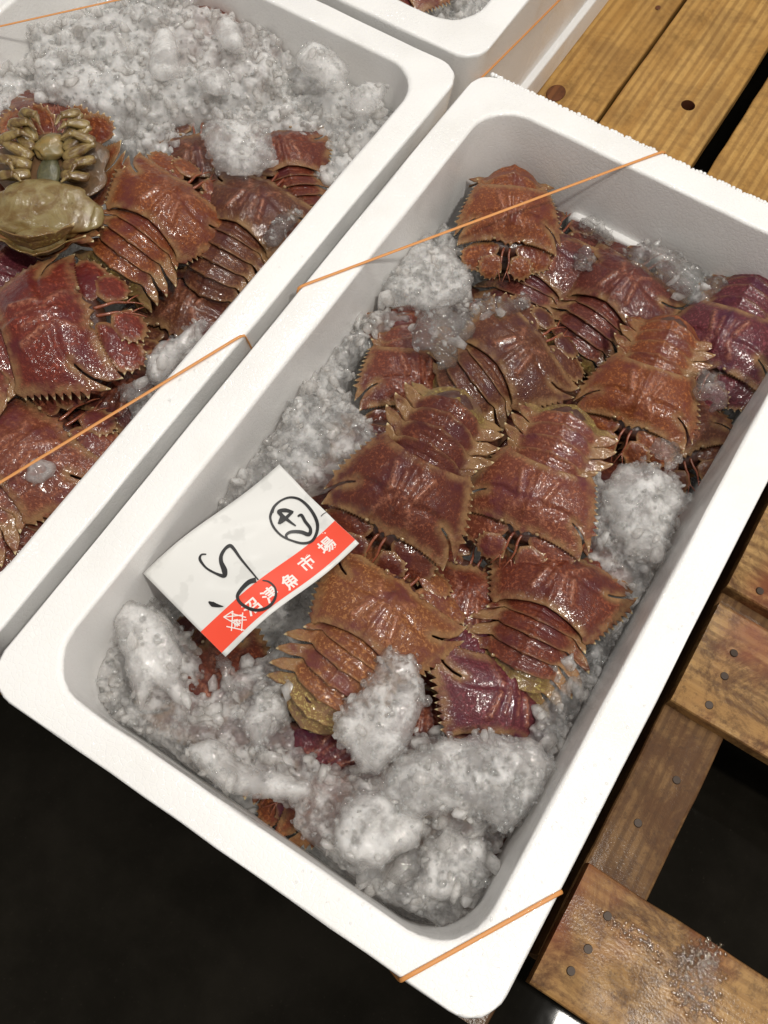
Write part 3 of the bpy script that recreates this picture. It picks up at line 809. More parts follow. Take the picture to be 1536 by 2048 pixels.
def antennule_mesh(seed):
    rn = random.Random(seed); mb = MB()
    pts = catmull([(0, 0, 0), (0.001, 0.007, 0.001), (0.0005, 0.014, 0.0), (0.002, 0.021, -0.002)], 4)
    mb.add(*tube(pts, [0.0013 - 0.0006 * i / len(pts) for i in range(len(pts))], 7))
    for s in (-1, 1):
        q = catmull([(0.002, 0.021, -0.002), (0.002 + s * 0.002, 0.026, -0.002), (0.002 + s * 0.004, 0.031, -0.004)], 4)
        mb.add(*tube(q, [0.0006 - 0.0003 * i / len(q) for i in range(len(q))], 6))
    m = mb.mesh(); m.materials.append(M['antennule'])
    for p in m.polygons: p.use_smooth = True
    return m
ANT = antennule_mesh(1)
# underside
def leg_mesh(k, seed):
    """folded walking leg, right side, four visible joints"""
    rn = random.Random(seed * 7 + k)
    a = math.radians([66, 46, 26, 8, -14][k])
    L1 = [18, 19, 19, 18, 16][k] * MM
    base = Vector((0.0085, (9 - k * 5.0) * MM, -0.009))
    d = Vector((math.cos(a), math.sin(a), 0))
    p1 = base + d * L1 + Vector((0, 0, -0.004))
    b = a + math.radians(150 if k < 3 else -150)
    d2 = Vector((math.cos(b), math.sin(b), 0))
    p2 = p1 + d2 * L1 * 0.62 + Vector((0, 0.002, -0.004))
    p3 = p2 + Vector((math.cos(b + .5), math.sin(b + .5), 0)) * L1 * .35 + Vector((0, 0, 0.001))
    mb = MB()
    def limb(p, q, r0, r1, bulge=1.2):
        pts = [p.lerp(q, t) for t in (0, .12, .35, .6, .85, .95, 1)]
        rr = [r0 * .75, r0, (r0 * .6 + r1 * .4) * bulge, (r0 * .4 + r1 * .6) * bulge * .95, r1, r1 * 1.12, r1 * .7]
        mb.add(*tube(pts, rr, 9, 0.8))
    limb(base, p1, 0.0034, 0.0026); limb(p1, p2, 0.0027, 0.0021); limb(p2, p3, 0.0018, 0.0006, 1.0)
    m = mb.mesh(); m.materials.append(M['leg'])
    for p in m.polygons: p.use_smooth = True
    return m

LOBS = []
def mparent(name, me, parent, loc=(0, 0, 0), rot=(0, 0, 0), scale=(1, 1, 1), color=None):
    o = bpy.data.objects.new(name, me); COL.objects.link(o); o.parent = parent
    o.location = loc; o.rotation_euler = rot; o.scale = scale
    if color: o.color = color
    return o
def lobster(label, px, z, head, pitch=0, roll=0, curl=12, tcurl=34, scale=1.0, color=(1, 1, 1), var=0, plates=True, underside=False, tail='pale', plate_spread=0, group='slipper lobsters packed in the boxes', name='slipper_lobster', skip_seg=0):
    o = empty(name)
    tag(o, label, 'lobster', group)
    p = at(px[0], px[1], z); h = at(head[0], head[1], z)
    yaw = math.atan2(h.y - p.y, h.x - p.x) - math.pi / 2
    o.location = p
    o.rotation_mode = 'QUATERNION'
    q = Matrix.Rotation(yaw, 4, 'Z') @ Matrix.Rotation(math.radians(pitch), 4, 'X') @ Matrix.Rotation(math.radians(roll), 4, 'Y')
    o.rotation_quaternion = q.to_quaternion(); rv = random.Random(len(LOBS) * 5 + 1); o.scale = (scale * rv.uniform(.96, 1.06), scale * rv.uniform(.95, 1.07), scale * rv.uniform(.85, 1.1))
    c4 = tuple(color) + (1,)
    rn = random.Random(len(LOBS) * 17 + 3)
    mparent('carapace', CAR[var % NV], o, color=c4)
    mparent('thorax', THU if underside else THO, o, (0, 0.003, -0.0015), (0, 0, 0), (0.95, 1.15, 1))
    for s in (-1, 1):
        if plates:
            sp = math.radians(rn.uniform(-6, 6) + plate_spread)
            mparent('antenna_plate', PLB[rn.randint(0, 1)], o, (s * 0.0065, 0.0262, 0.0045), (math.radians(-12), s * math.radians(8), s * (math.radians(6) + sp)), (s * 1.22, 1.22, 1), c4)
            mparent('antenna_plate', PLS[rn.randint(0, 1)], o, (s * 0.0050, 0.0385, 0.0025), (math.radians(-15), s * math.radians(5), s * (math.radians(0) + sp)), (s * 1.15, 1.15, 1), c4)
            mparent('antennule', ANT, o, (s * 0.003, 0.030, 0.005), (math.radians(-8), 0, s * math.radians(-4)))
        mparent('eye', EYE, o, (s * 0.0145, 0.0262, 0.0150))
    # abdomen: chain of rigid tergites bending downwards
    P = Vector((0, -0.0245, 0.0005)); th = math.radians(0)
    S = SEG[var % 2]
    for i in range(6):
        me, hh, L = S[i]
        th += math.radians(curl * (0.2 if i == 0 else 0.75) if i < 4 else max(curl, tcurl))
        # th rotates the backwards direction (-Y) down: rotate about X by +th
        q_ = Euler((th, 0, 0))
        mparent('abdomen_segment', me, o, P, (th, 0, 0), (1.09, 1, 1), color=(c4 if i < 4 or tail == 'same' else (tuple((2.9, 6.6, 5.2)) if color == TAN else tuple((2.0, 4.6, 2.8))) + (1,)))
        step = L * 0.80 * MM
        P = P + Vector((0, -math.cos(th) * step, -math.sin(th) * step))
        if i in (1, 3): mparent('abdomen_flesh', ABU if underside else ABD, o, P + Vector((0, 0, 0.002)), (th, 0, 0), (0.9 if i == 1 else 0.75, 0.5, 0.8))
    th += math.radians(max(curl, tcurl) * 0.9)
    if not underside: mparent('telson', TEL, o, P + Vector((0, 0, 0.003)), (th, 0, 0))
    for s in (() if underside else (-1, 1)):
        mparent('uropod', URO, o, P + Vector((s * 0.009, 0.0, 0.0015)), (th, s * math.radians(8), s * math.radians(18)))
        mparent('uropod', URO, o, P + Vector((s * 0.012, 0.002, 0.0)), (th, s * math.radians(12), s * math.radians(40)), (1, .92, 1))
    if underside:
        bl = blob_mesh(0.043, 0.024, 0.010, 5, 0.30, 12)
        for v in bl.vertices: v.co *= 1 - 0.04 * math.exp(-((math.sin(v.co.x * 300 + v.co.y * 60)) / .28) ** 2)
        bl.materials.append(M['belly']); mparent('curled_belly', bl, o, (0.0, -0.041, -0.012), (math.radians(-12), 0, 0))
        st_ = blob_mesh(0.009, 0.017, 0.004, 3, 0.2, 2); st_.materials.append(M['sternum']); mparent('sternum', st_, o, (0, -0.008, -0.0075))
        mo = blob_mesh(0.012, 0.012, 0.007, 4, 0.4, 5); mo.materials.append(M['olive_shell']); mparent('mouth', mo, o, (0, 0.016, -0.010))
        for s in (-1, 1):
            for k in range(5):
                mparent('walking_leg', leg_mesh(k, 3), o, (0, 0.006, -0.001), (0, 0, 0), (s * 1.42, 1.45, 1.25))
    LOBS.append(o); return o

# colours: multiply the shell's base
RED = (1.3, 1.0, .95); ORANGE = (2.0, 1.95, 1.3); PURPLE = (1.1, .75, 2.0); BROWN = (1.1, 1.3, 1.3); TAN = (2.2, 2.8, 2.2); DRED = (1.15, .95, .95); MAROON = (1.15, 1.0, 1.4)
ROSE = (1.8, 1.8, 1.95)
# --- middle box
lobster('orange lobster facing down in the deep corner under the band of the middle box', (1006, 398), -0.052, (1000, 480), pitch=-14, tcurl=60, curl=48, scale=.86, color=ORANGE, var=0)
lobster('purplish lobster lying right below the orange corner lobster, its ribbed abdomen showing', (1105, 495), -0.082, (1165, 400), pitch=8, roll=-6, curl=6, scale=.92, color=MAROON, var=1)
lobster('brown lobster with smooth carapace against the far wall between three clear ice chunks', (1262, 560), -0.074, (1345, 480), pitch=6, roll=-4, curl=7, scale=.95, color=MAROON, var=2)
lobster('orange red lobster with yellow edged segments facing down on the right', (1282, 800), -0.060, (1235, 920), pitch=-17, roll=8, curl=7, scale=.90, color=ORANGE, var=1, tail='same')
lobster('glossy purple lobster pressed against the right wall of the middle box', (1500, 680), -0.058, (1440, 800), pitch=-12, roll=14, curl=13, scale=.95, color=PURPLE, var=0)
lobster('brownish red lobster at the centre top with a torn pale curled tail', (1030, 715), -0.058, (1130, 650), pitch=-2, roll=10, tcurl=22, curl=12, scale=.95, color=BROWN, var=2)
lobster('reddish lobster half under the ice by the left wall of the middle box', (785, 745), -0.075, (790, 850), pitch=-10, roll=-14, curl=9, scale=.92, color=RED, var=0)
lobster('dark red lobster touching the price tag, ribbed abdomen fanned above it', (808, 995), -0.026, (752, 1085), pitch=-17, roll=-5, curl=6, scale=.98, color=DRED, var=0)
lobster('rose speckled lobster right of the dark red lobster, facing down', (1066, 1000), -0.034, (1025, 1095), pitch=-17, roll=6, curl=7, scale=.93, color=ROSE, var=1)
lobster('tan lobster below the price tag with a yellow curled tail', (762, 1235), -0.046, (828, 1145), pitch=-4, roll=4, tcurl=22, curl=7, scale=.98, color=TAN, var=2)
lobster('dark lobster sunk in the middle between its neighbours, only its back showing', (925, 1205), -0.074, (950, 1120), pitch=4, curl=5, scale=.92, color=RED, var=1)
lobster('red lobster at the right with an olive curled tail above the purple shell', (1115, 1180), -0.058, (1165, 1080), pitch=-9, roll=-6, tcurl=12, curl=9, scale=.95, color=RED, var=0)
lobster('purple lobster shell with a saw edge standing under the olive tail', (1035, 1425), -0.070, (1045, 1300), pitch=2, roll=24, curl=5, scale=.98, color=PURPLE, var=2, plates=True)
lobster('red lobster abdomen showing between the tall ice lump and the purple saw edge', (860, 1440), -0.090, (850, 1330), pitch=0, curl=4, scale=.9, color=RED, var=1)
lobster('rusty lobster mostly hidden beneath the upper edge of the price tag', (700, 1010), -0.080, (660, 1090), pitch=-6, roll=-10, curl=5, scale=.9, color=RED, var=2)
lobster('dark red lobster under thin ice in the near left corner of the middle box', (430, 1370), -0.090, (350, 1290), pitch=0, roll=6, curl=4, scale=.95, color=DRED, var=0, tail='same')
lobster('purple lobster under ice just below the yellow tail', (650, 1530), -0.096, (560, 1600), pitch=0, roll=-4, curl=4, scale=.95, color=PURPLE, var=1)
lobster('orange brown lobster under ice by the near wall of the middle box', (630, 1600), -0.100, (500, 1560), pitch=0, roll=-4, curl=4, scale=.9, color=ORANGE, var=2)
lobster('brown lobster edge showing beside the right wall below the orange red lobster', (1385, 890), -0.082, (1440, 1000), pitch=0, roll=10, curl=6, scale=.9, color=BROWN, var=0)
lobster('dark lobster under the big ice heap at the near right corner', (980, 1640), -0.100, (900, 1560), pitch=0, curl=4, scale=.9, color=BROWN, var=1)
lobster('dark lobster low in the gap above the dark red and rose lobsters', (980, 850), -0.098, (900, 760), curl=4, scale=.9, color=DRED, var=2)
lobster('dark lobster low in the gap left of the orange red lobster', (1150, 860), -0.104, (1230, 760), curl=4, scale=.9, color=DRED, var=0)
lobster('dark lobster low beneath the tails of the tan and the olive tailed lobsters', (900, 1340), -0.108, (1000, 1400), curl=4, scale=.9, color=DRED, var=0)
lobster('dark lobster low behind the left shoulder of the centre top lobster', (860, 640), -0.100, (960, 560), curl=4, scale=.9, color=BROWN, var=1)
lobster('dark lobster low under the long slab by the right wall', (1300, 1020), -0.102, (1250, 1130), curl=4, scale=.9, color=DRED, var=1)
# --- left box
lobster('brownish red lobster low between the crimson lobster and the wall of the left box', (400, 640), -0.080, (330, 760), curl=6, scale=1.0, color=BROWN, var=0)
lobster('dark red lobster low under the front plates of the crimson lobster', (250, 800), -0.078, (330, 700), curl=6, scale=1.0, color=DRED, var=1)
lobster('upside down lobster with folded yellow legs and pale belly in the left box', (105, 345), -0.012, (130, 210), pitch=8, roll=180, curl=13, scale=1.02, color=(1.9, 1.7, 1.1), var=0, underside=True, plate_spread=4)
lobster('orange red lobster right of the upside down lobster, facing up right', (335, 425), -0.030, (425, 330), pitch=-2, roll=14, curl=9, scale=1.0, color=ORANGE, var=1)
lobster('dusky lobster by the inner wall of the left box, dark green curled tail', (530, 440), -0.045, (610, 330), pitch=0, roll=4, tcurl=22, curl=8, scale=1.0, color=BROWN, var=2, tail='same')
lobster('large glossy crimson lobster in the middle of the left box', (105, 665), -0.022, (225, 625), pitch=2, roll=4, curl=5, scale=1.12, color=(1.5, .85, 1.0), var=0)
lobster('pinkish speckled lobster below the crimson lobster in the left box', (70, 920), -0.048, (160, 840), pitch=0, roll=4, curl=4, scale=1.08, color=ROSE, var=1)
lobster('dark lobster beneath the crossing band at the left edge of the picture', (-90, 800), -0.05, (0, 900), pitch=0, curl=4, scale=1.05, color=DRED, var=2)
lobster('dark ribbed lobster at the lowest corner in view of the left box', (120, 980), -0.070, (200, 860), pitch=0, roll=0, curl=3, scale=1.1, color=RED, var=1)
lobster('dark purple lobster under the belly of the upside down lobster', (-20, 560), -0.055, (-60, 650), pitch=0, curl=4, scale=1.05, color=PURPLE, var=1)
lobster('red lobster almost buried under ice behind the upside down lobster', (90, 260), -0.050, (130, 180), pitch=0, curl=5, scale=.9, color=RED, var=2)
lobster('brown lobster mostly buried in ice with one spike showing', (400, 330), -0.055, (395, 250), pitch=8, curl=4, scale=.9, color=BROWN, var=0)
lobster('red lobster half buried in ice next to the wall of the left box', (590, 330), -0.052, (560, 230), pitch=0, curl=4, scale=.85, color=RED, var=1)
lobster('red lobster showing through ice holes near the top of the left box', (440, 60), -0.055, (300, 20), pitch=0, curl=4, scale=.95, color=ORANGE, var=2)
# --- far box
lobster('small pink lobster lying in the box behind', (800, -5), -0.050, (840, -40), pitch=0, curl=4, scale=.8, color=ROSE, var=0)

bpy.context.view_layer.update()
for o in LOBS:
    lo = Vector((9, 9, 9)); hi = -lo
    for ch in o.children:
        mwc = ch.matrix_world
        for b in ch.bound_box:
            q = mwc @ Vector(b); lo = Vector(map(min, lo, q)); hi = Vector(map(max, hi, q))
    x = o.location.x; y = o.location.y
    bx = (0.031, 0.334, 0.026, 0.600) if x > -0.01 else (-0.385, -0.039, 0.0, 0.594) if y < 0.6 else (-0.34, -0.038, 0.664, 1.23)
    dx = (max(0, bx[0] - lo.x) - max(0, hi.x - bx[1])); dy = (max(0, bx[2] - lo.y) - max(0, hi.y - bx[3]))
    o.location.x += max(-.018, min(.018, dx * .8)); o.location.y += max(-.018, min(.018, dy * .8))
# ------------------------------------------------------------------ ice
def remeshed(V, F, voxel, name='ice', smooth=2, disp=0.0):
    me = mesh_from(V, F, name)
    o = bpy.data.objects.new('tmp', me); COL.objects.link(o)
    md = o.modifiers.new('r', 'REMESH'); md.mode = 'VOXEL'; md.voxel_size = voxel; md.use_smooth_shade = True
    if smooth:
        s = o.modifiers.new('s', 'SMOOTH'); s.iterations = smooth; s.factor = 0.5
    if disp:
        tx = bpy.data.textures.new('n', 'CLOUDS'); tx.noise_scale = 0.004; tx.noise_depth = 2
        d = o.modifiers.new('d', 'DISPLACE'); d.texture = tx; d.strength = disp; d.mid_level = 0.5
    dg = bpy.context.evaluated_depsgraph_get(); nm = bpy.data.meshes.new_from_object(o.evaluated_get(dg))
    bpy.data.objects.remove(o)
    return nm
ICO = {}
for s_ in (1, 2):
    bm = bmesh.new(); bmesh.ops.create_icosphere(bm, subdivisions=s_, radius=1)
    ICO[s_] = (np.array([v.co[:] for v in bm.verts]), np.array([[v.index for v in f.verts] for f in bm.faces])); bm.free()
def rand_rot(rg):
    q = rg.normal(size=4); q /= np.linalg.norm(q); a, b, c, d = q
    return np.array([[1 - 2 * (c * c + d * d), 2 * (b * c - a * d), 2 * (b * d + a * c)], [2 * (b * c + a * d), 1 - 2 * (b * b + d * d), 2 * (c * d - a * b)], [2 * (b * d - a * c), 2 * (c * d + a * b), 1 - 2 * (b * b + c * c)]])
def blobs(centers, rmin, rmax, rg, flat=(0.45, 1.1), shard=0.35):
    Vs = []; Fs = []; off = 0
    for c in centers:
        r = rmin + (rmax - rmin) * rg.random() ** 2.2
        V, F = ICO[1]
        s = np.array([r, r * rg.uniform(*flat), r * rg.uniform(*flat)])
        v = V * s
        v = v * (1 + rg.uniform(-.22, .22, (len(V), 1)) * (1.7 if rg.random() < shard else .6))
        v = v @ rand_rot(rg).T + np.array(c)
        Vs.append(v); Fs.append(F + off); off += len(V)
    return np.vstack(Vs), np.vstack(Fs)

def inside_poly(poly, P):
    ins = np.zeros(len(P), bool); n = len(poly)
    for i in range(n):
        a = poly[i]; b = poly[(i + 1) % n]
        c = ((a[1] > P[:, 1]) != (b[1] > P[:, 1]))
        with np.errstate(divide='ignore', invalid='ignore'): xx = (b[0] - a[0]) * (P[:, 1] - a[1]) / (b[1] - a[1]) + a[0]
        ins ^= c & (P[:, 0] < xx)
    return ins
def add_crystals(me, n, rg, rmin, rmax, up=0.15, slot='crystal', flat=(0.35, 1.0), ico=1):
    """freeze small glassy crystals onto the upward faces of an ice mesh (second material slot)"""
    nv = len(me.vertices); co = np.zeros(nv * 3, np.float32); me.vertices.foreach_get('co', co); co = co.reshape(-1, 3)
    nr = np.zeros(nv * 3, np.float32); me.vertex_normals.foreach_get('vector', nr); nr = nr.reshape(-1, 3)
    ok = np.where(nr[:, 2] > up)[0]
    if not len(ok): return me
    idx = rg.choice(ok, n)
    bv, bf = blobs(co[idx] + nr[idx] * 0.0004, rmin, rmax, rg, flat, 0.8)
    slot_i = len(me.materials)
    nf = len(me.polygons)
    bm = bmesh.new(); bm.from_mesh(me)
    vs = [bm.verts.new(v) for v in bv]
    for f in bf:
        try: fc = bm.faces.new([vs[i] for i in f]); fc.material_index = slot_i; fc.smooth = True
        except ValueError: pass
    m2 = bpy.data.meshes.new('ice'); bm.to_mesh(m2); bm.free()
    for m_ in me.materials: m2.materials.append(m_)
    m2.materials.append(M[slot])
    return m2
def slush(name, zones, box, label, seed, mat, voxel=0.0011, basez=-0.10, bottom=-0.135, rr=(0.0014, 0.0062), dens=0.5, ncry=9000):
    """zones: (pixel polygon, z, lump height, crumbs): a lumpy bed of ice with crumbs frozen on it"""
    rg = np.random.default_rng(seed); C = []
    st = 0.0016
    gx = np.arange(box[0], box[1] + st, st); gy = np.arange(box[2], box[3] + st, st); X, Y = np.meshgrid(gx, gy)
    H = np.full(X.shape, basez) + 0.010 * (vnoise(X * 45, Y * 45, seed) - .5)
    fl = np.stack([X.ravel(), Y.ravel()], 1)
    def lumps(x, y):
        return (0.016 * (vnoise(x * 42, y * 42, seed + 1) - .5) + 0.008 * (.45 - worley(x * 75, y * 75, seed + 2)) + 0.0028 * (.45 - worley(x * 170, y * 170, seed + 3)) + 0.0008 * (.45 - worley(x * 360, y * 360, seed + 4)))
    for poly, z, th, cnt in zones:
        A = np.array([(q.x, q.y) for q in (at(u, v, z) for u, v in poly)])
        ins = inside_poly(A, fl); d = edge_dist(fl[ins], A, np.roll(A, -1, 0))
        k = np.clip((d + 0.004 * (vnoise(fl[ins][:, 0] * 150, fl[ins][:, 1] * 150, seed + 6) - .5)) / 0.012, 0, 1); k = np.sqrt(k)
        h = z - th * .5 + (k - 1) * 0.014 + lumps(fl[ins][:, 0], fl[ins][:, 1]) * (.4 + .6 * k)
        Hf = H.ravel(); Hf[ins] = np.maximum(Hf[ins], h); H = Hf.reshape(X.shape)
        n = int(cnt * dens); P = rg.uniform(A.min(0), A.max(0), (n * 6, 2)); P = P[inside_poly(A, P)][:n]
        for x, y in P:
            if not (box[0] < x < box[1] and box[2] < y < box[3]): continue
            C.append((x, y, H[min(H.shape[0] - 1, int((y - box[2]) / st)), min(H.shape[1] - 1, int((x - box[0]) / st))] + rg.uniform(-.001, .0015)))
    n1, n2 = X.shape
    V = [np.column_stack([X.ravel(), Y.ravel(), H.ravel()]), np.column_stack([X.ravel(), Y.ravel(), np.full(X.size, bottom)])]
    I = np.arange(X.size).reshape(n1, n2); a = I[:-1, :-1].ravel(); b = I[:-1, 1:].ravel(); c = I[1:, 1:].ravel(); d = I[1:, :-1].ravel(); N = X.size
    F = np.column_stack([a, b, c, d]).tolist() + np.column_stack([d + N, c + N, b + N, a + N]).tolist()
    ring = list(I[0, :]) + list(I[1:, -1]) + list(I[-1, :-1][::-1]) + list(I[1:-1, 0][::-1])
    for i in range(len(ring)):
        p, q = int(ring[i]), int(ring[(i + 1) % len(ring)]); F.append([q, p, p + N, q + N])
    bv, bf = blobs(C, rr[0], rr[1], rg); V.append(bv); F += (bf + 2 * N).tolist()
    V = np.vstack(V)
    me = remeshed(V.tolist(), F, voxel, smooth=1)
    co = np.zeros(len(me.vertices) * 3, np.float32); me.vertices.foreach_get('co', co); co = co.reshape(-1, 3)
    co[:, 0] = np.clip(co[:, 0], box[0], box[1]); co[:, 1] = np.clip(co[:, 1], box[2], box[3]); me.vertices.foreach_set('co', co.ravel())
    me.materials.append(mat)
    me = add_crystals(me, int(ncry * .10), rg, 0.0030, 0.0110, slot='shard', flat=(0.25, 0.75), ico=2)
    me = add_crystals(me, int(ncry * .38), rg, 0.0010, 0.0042)
    o = obj(name, me); tag(o, label, 'crushed ice', kind='stuff'); return o

MBOX = (0.0325, 0.3325, 0.028, 0.598)
zones_main = [
    # left wall strip, from the far corner to the near left corner
    ([(880, 430), (930, 470), (950, 560), (935, 640), (860, 660), (760, 610), (800, 520)], -0.064, 0.016, 420),
    ([(950, 590), (1040, 590), (1050, 640), (985, 660), (950, 650)], -0.056, 0.010, 90),
    ([(640, 690), (720, 600), (850, 610), (700, 690), (690, 760), (740, 830), (700, 920), (600, 965), (560, 935), (430, 1010), (400, 1000), (480, 880)], -0.046, 0.018, 1000),
    ([(480, 880), (560, 930), (430, 1020), (300, 1150), (210, 1240), (240, 1180), (360, 1010)], -0.052, 0.018, 520),
    ([(600, 740), (700, 780), (765, 860), (700, 935), (600, 960), (520, 900)], -0.030, 0.014, 260),
    # near left corner and under the tag
    ([(150, 1300), (220, 1190), (300, 1170), (400, 1300), (460, 1330), (590, 1260), (600, 1380), (560, 1400), (470, 1420), (560, 1480), (480, 1560), (380, 1540), (320, 1490), (200, 1420)], -0.058, 0.014, 620),
    ([(360, 1500), (460, 1420), (570, 1400), (590, 1480), (700, 1540), (620, 1640), (560, 1600)], -0.062, 0.014, 380),
    ([(330, 1460), (420, 1440), (560, 1330), (620, 1330), (590, 1390), (480, 1470), (380, 1500)], -0.054, 0.010, 260),
    # near end heap
    ([(600, 1500), (680, 1540), (760, 1480), (880, 1450), (1060, 1470), (1110, 1540), (1070, 1640), (1010, 1680), (980, 1730), (990, 1780), (900, 1860), (740, 1790), (690, 1740), (580, 1650)], -0.046, 0.022, 1900),
    ([(700, 1560), (860, 1470), (1050, 1480), (1095, 1540), (1050, 1620), (960, 1660), (830, 1620), (700, 1680)], -0.034, 0.016, 650),
    # right wall strip
    ([(1150, 930), (1200, 930), (1230, 960), (1370, 930), (1380, 1000), (1330, 1120), (1270, 1240), (1210, 1350), (1140, 1480), (1085, 1480), (1075, 1440), (1115, 1330), (1180, 1290), (1200, 1180), (1190, 1080), (1160, 1060)], -0.046, 0.018, 1050),
    ([(1100, 1300), (1150, 1290), (1190, 1350), (1130, 1470), (1080, 1440)], -0.040, 0.012, 160),
    ([(1060, 1440), (1150, 1440), (1100, 1560), (1050, 1520)], -0.050, 0.012, 120),
]
slush('crushed_ice', zones_main, MBOX, 'melting crushed ice lining the walls and near end of the middle box', 7, M['slush'], basez=-0.112)
LBX = (-0.38, -0.0405, 0.008, 0.592)
zones_left = [
    ([(-80, 60), (250, -60), (560, -30), (800, 160), (790, 230), (690, 340), (640, 360), (600, 300), (470, 330), (410, 260), (380, 330), (300, 330), (240, 260), (170, 215), (100, 195), (0, 250), (-120, 300)], -0.034, 0.026, 4600),
    ([(40, 30), (330, -20), (560, 20), (560, 160), (300, 210), (60, 170)], -0.020, 0.016, 900),
    ([(520, 430), (600, 390), (620, 430), (560, 500), (520, 490)], -0.040, 0.012, 90),
    ([(285, 700), (410, 640), (380, 760), (300, 760)], -0.045, 0.012, 120),
    ([(240, 770), (300, 750), (300, 830), (250, 820)], -0.040, 0.012, 60),
]
slush('crushed_ice', zones_left, LBX, 'thick packed crushed ice heaped over the far half of the left box', 8, M['slushw'], basez=-0.095)
slush('crushed_ice', [([(560, -260), (900, -200), (960, -20), (900, 60), (800, 20), (640, -80)], -0.052, 0.02, 900)], (-0.335, -0.038, 0.665, 0.9), 'crushed ice with pink shells in the box behind', 9, M['slush'])

def clampbox(me, c, yaw):
    bx = MBOX if c.x > -0.01 else LBX
    for v in me.vertices:
        v.co.x = min(max(v.co.x, bx[0] - c.x), bx[1] - c.x); v.co.y = min(max(v.co.y, bx[2] - c.y), bx[3] - c.y)
def chunk(label, px, z, size, ang, seed, mat='chunk', n=60, rr=(0.004, 0.011), outline=None, voxel=0.0009, tilt=0.0):
    """one big lump of half melted ice; size = (long, short, height) metres; ang = image angle of the long axis in degrees"""
    rg = np.random.default_rng(seed)
    p = at(px[0], px[1], z)
    q = at(px[0] + 50 * math.cos(math.radians(ang)), px[1] + 50 * math.sin(math.radians(ang)), z)
    yaw = math.atan2(q.y - p.y, q.x - p.x)
    C = []
    while len(C) < n:
        v = rg.uniform(-1, 1, 3)
        if v @ v > 1: continue
        C.append((v[0] * (size[0] / 2 - rr[0]), v[1] * (size[1] / 2 - rr[0]), v[2] * size[2] / 2))
    V, F = blobs(np.array(C), rr[0], rr[1], rg, (0.5, 1.1), 0.3)
    me = remeshed(V, F, voxel, smooth=1); me.materials.append(M[mat])
    o = obj('ice_chunk', me); o.location = p; o.rotation_euler = (rg.uniform(-.15, .15), tilt, yaw)
    tag(o, label, 'ice', 'ice chunks lying on the lobsters'); return o
def slab(label, poly, z, th, seed, mat='chunk', grain=0.5):
    """a melted plate of ice with its own outline (pixels on the level z), rounded rim and domed top"""
    rn = random.Random(seed)
    P = [at(u, v, z) for u, v in poly]; c = sum(P, Vector()) / len(P)
    ring = catmull([(p.x - c.x, p.y - c.y, 0) for p in P + [P[0]]], 4)[:-1]
    ol = []
    for i, p in enumerate(ring):
        L_ = math.hypot(p.x, p.y) + 1e-6
        k = (0.0060 * (float(vnoise((p.x + c.x) * 110, (p.y + c.y) * 110, seed)) - .55) + 0.0024 * (rn.random() - .5)) * (0.3 + grain) / L_
        ol.append((p.x * (1 + k), p.y * (1 + k)))
    V2, F, ed = fill2d(ol, 0.0018)
    W = max(ed.max(), 1e-4)
    amp = 0.1 + grain
    top = amp * (0.0038 * (.45 - worley(V2[:, 0] * 95 + seed, V2[:, 1] * 95, seed)) + 0.0008 * (.45 - worley(V2[:, 0] * 230, V2[:, 1] * 230, seed))) * np.clip(ed / 0.004, 0.2, 1) + th * np.sqrt(np.clip(1 - (1 - np.clip(ed / (th * .9), 0, 1)) ** 2, 0, 1)) * .6 + th * .3 * (ed / W) + 0.0030 * grain * (vnoise(V2[:, 0] * 300, V2[:, 1] * 300, seed) - .5) + 0.0085 * grain * (vnoise(V2[:, 0] * 70, V2[:, 1] * 70, seed + 1) - .5)
    bot = -th * .5 * np.sqrt(np.clip(1 - (1 - np.clip(ed / (th * .9), 0, 1)) ** 2, 0, 1))
    n = len(V2)
    Ft = []
    for f in F:
        a, b, cc = V2[f[0]], V2[f[1]], V2[f[2]]
        Ft.append(tuple(f) if (b[0] - a[0]) * (cc[1] - a[1]) - (b[1] - a[1]) * (cc[0] - a[0]) > 0 else tuple(f[::-1]))
    cnt = {}
    for f in Ft:
        for i in range(len(f)): cnt[(f[i], f[(i + 1) % len(f)])] = 1
    bound = [e for e in cnt if (e[1], e[0]) not in cnt]
    faces = Ft + [tuple(i + n for i in f[::-1]) for f in Ft] + [(e[1], e[0], e[0] + n, e[1] + n) for e in bound]
    V = np.vstack([np.column_stack([V2, top + .0002]), np.column_stack([V2, bot])])
    # crushed crumbs frozen to it
    rg = np.random.default_rng(seed); idx = rg.integers(0, len(V2), 2 + int(len(V2) * (0.005 + 0.08 * grain)))
    cr = np.column_stack([V2[idx] + rg.uniform(-.001, .001, (len(idx), 2)), top[idx] - 0.0008]); bv, bf = blobs(cr, 0.0011, 0.0038, rg)
    rim = [ol[i] for i in rg.integers(0, len(ol), int(len(ol) * (0.1 + .35 * grain)))]
    if rim:
        rv, rf = blobs([(x, y, rg.uniform(-th * .3, th * .3)) for x, y in rim], 0.0015, 0.0048, rg); bf = np.vstack([bf, rf + len(bv)]); bv = np.vstack([bv, rv])
    V = [tuple(v) for v in V] + [tuple(v) for v in bv]; faces = faces + [tuple(int(i) + 2 * n for i in f) for f in bf]
    me = remeshed(V, faces, 0.0009, smooth=3); me.materials.append(M[mat])
    nv_ = len(me.vertices); cc_ = np.zeros(nv_ * 3, np.float32); me.vertices.foreach_get('co', cc_); cc_ = cc_.reshape(-1, 3)[:, :2].astype(float)
    oa = np.array(ol); dd = edge_dist(cc_, oa, np.roll(oa, -1, 0)); oin = inside_poly(oa, cc_); dd = np.where(oin, dd, 0)
    cr_ = np.clip(1 - (dd + 0.002 * (vnoise(cc_[:, 0] * 200, cc_[:, 1] * 200, seed) - .5)) / min(0.0065, W * .55), 0, 1)
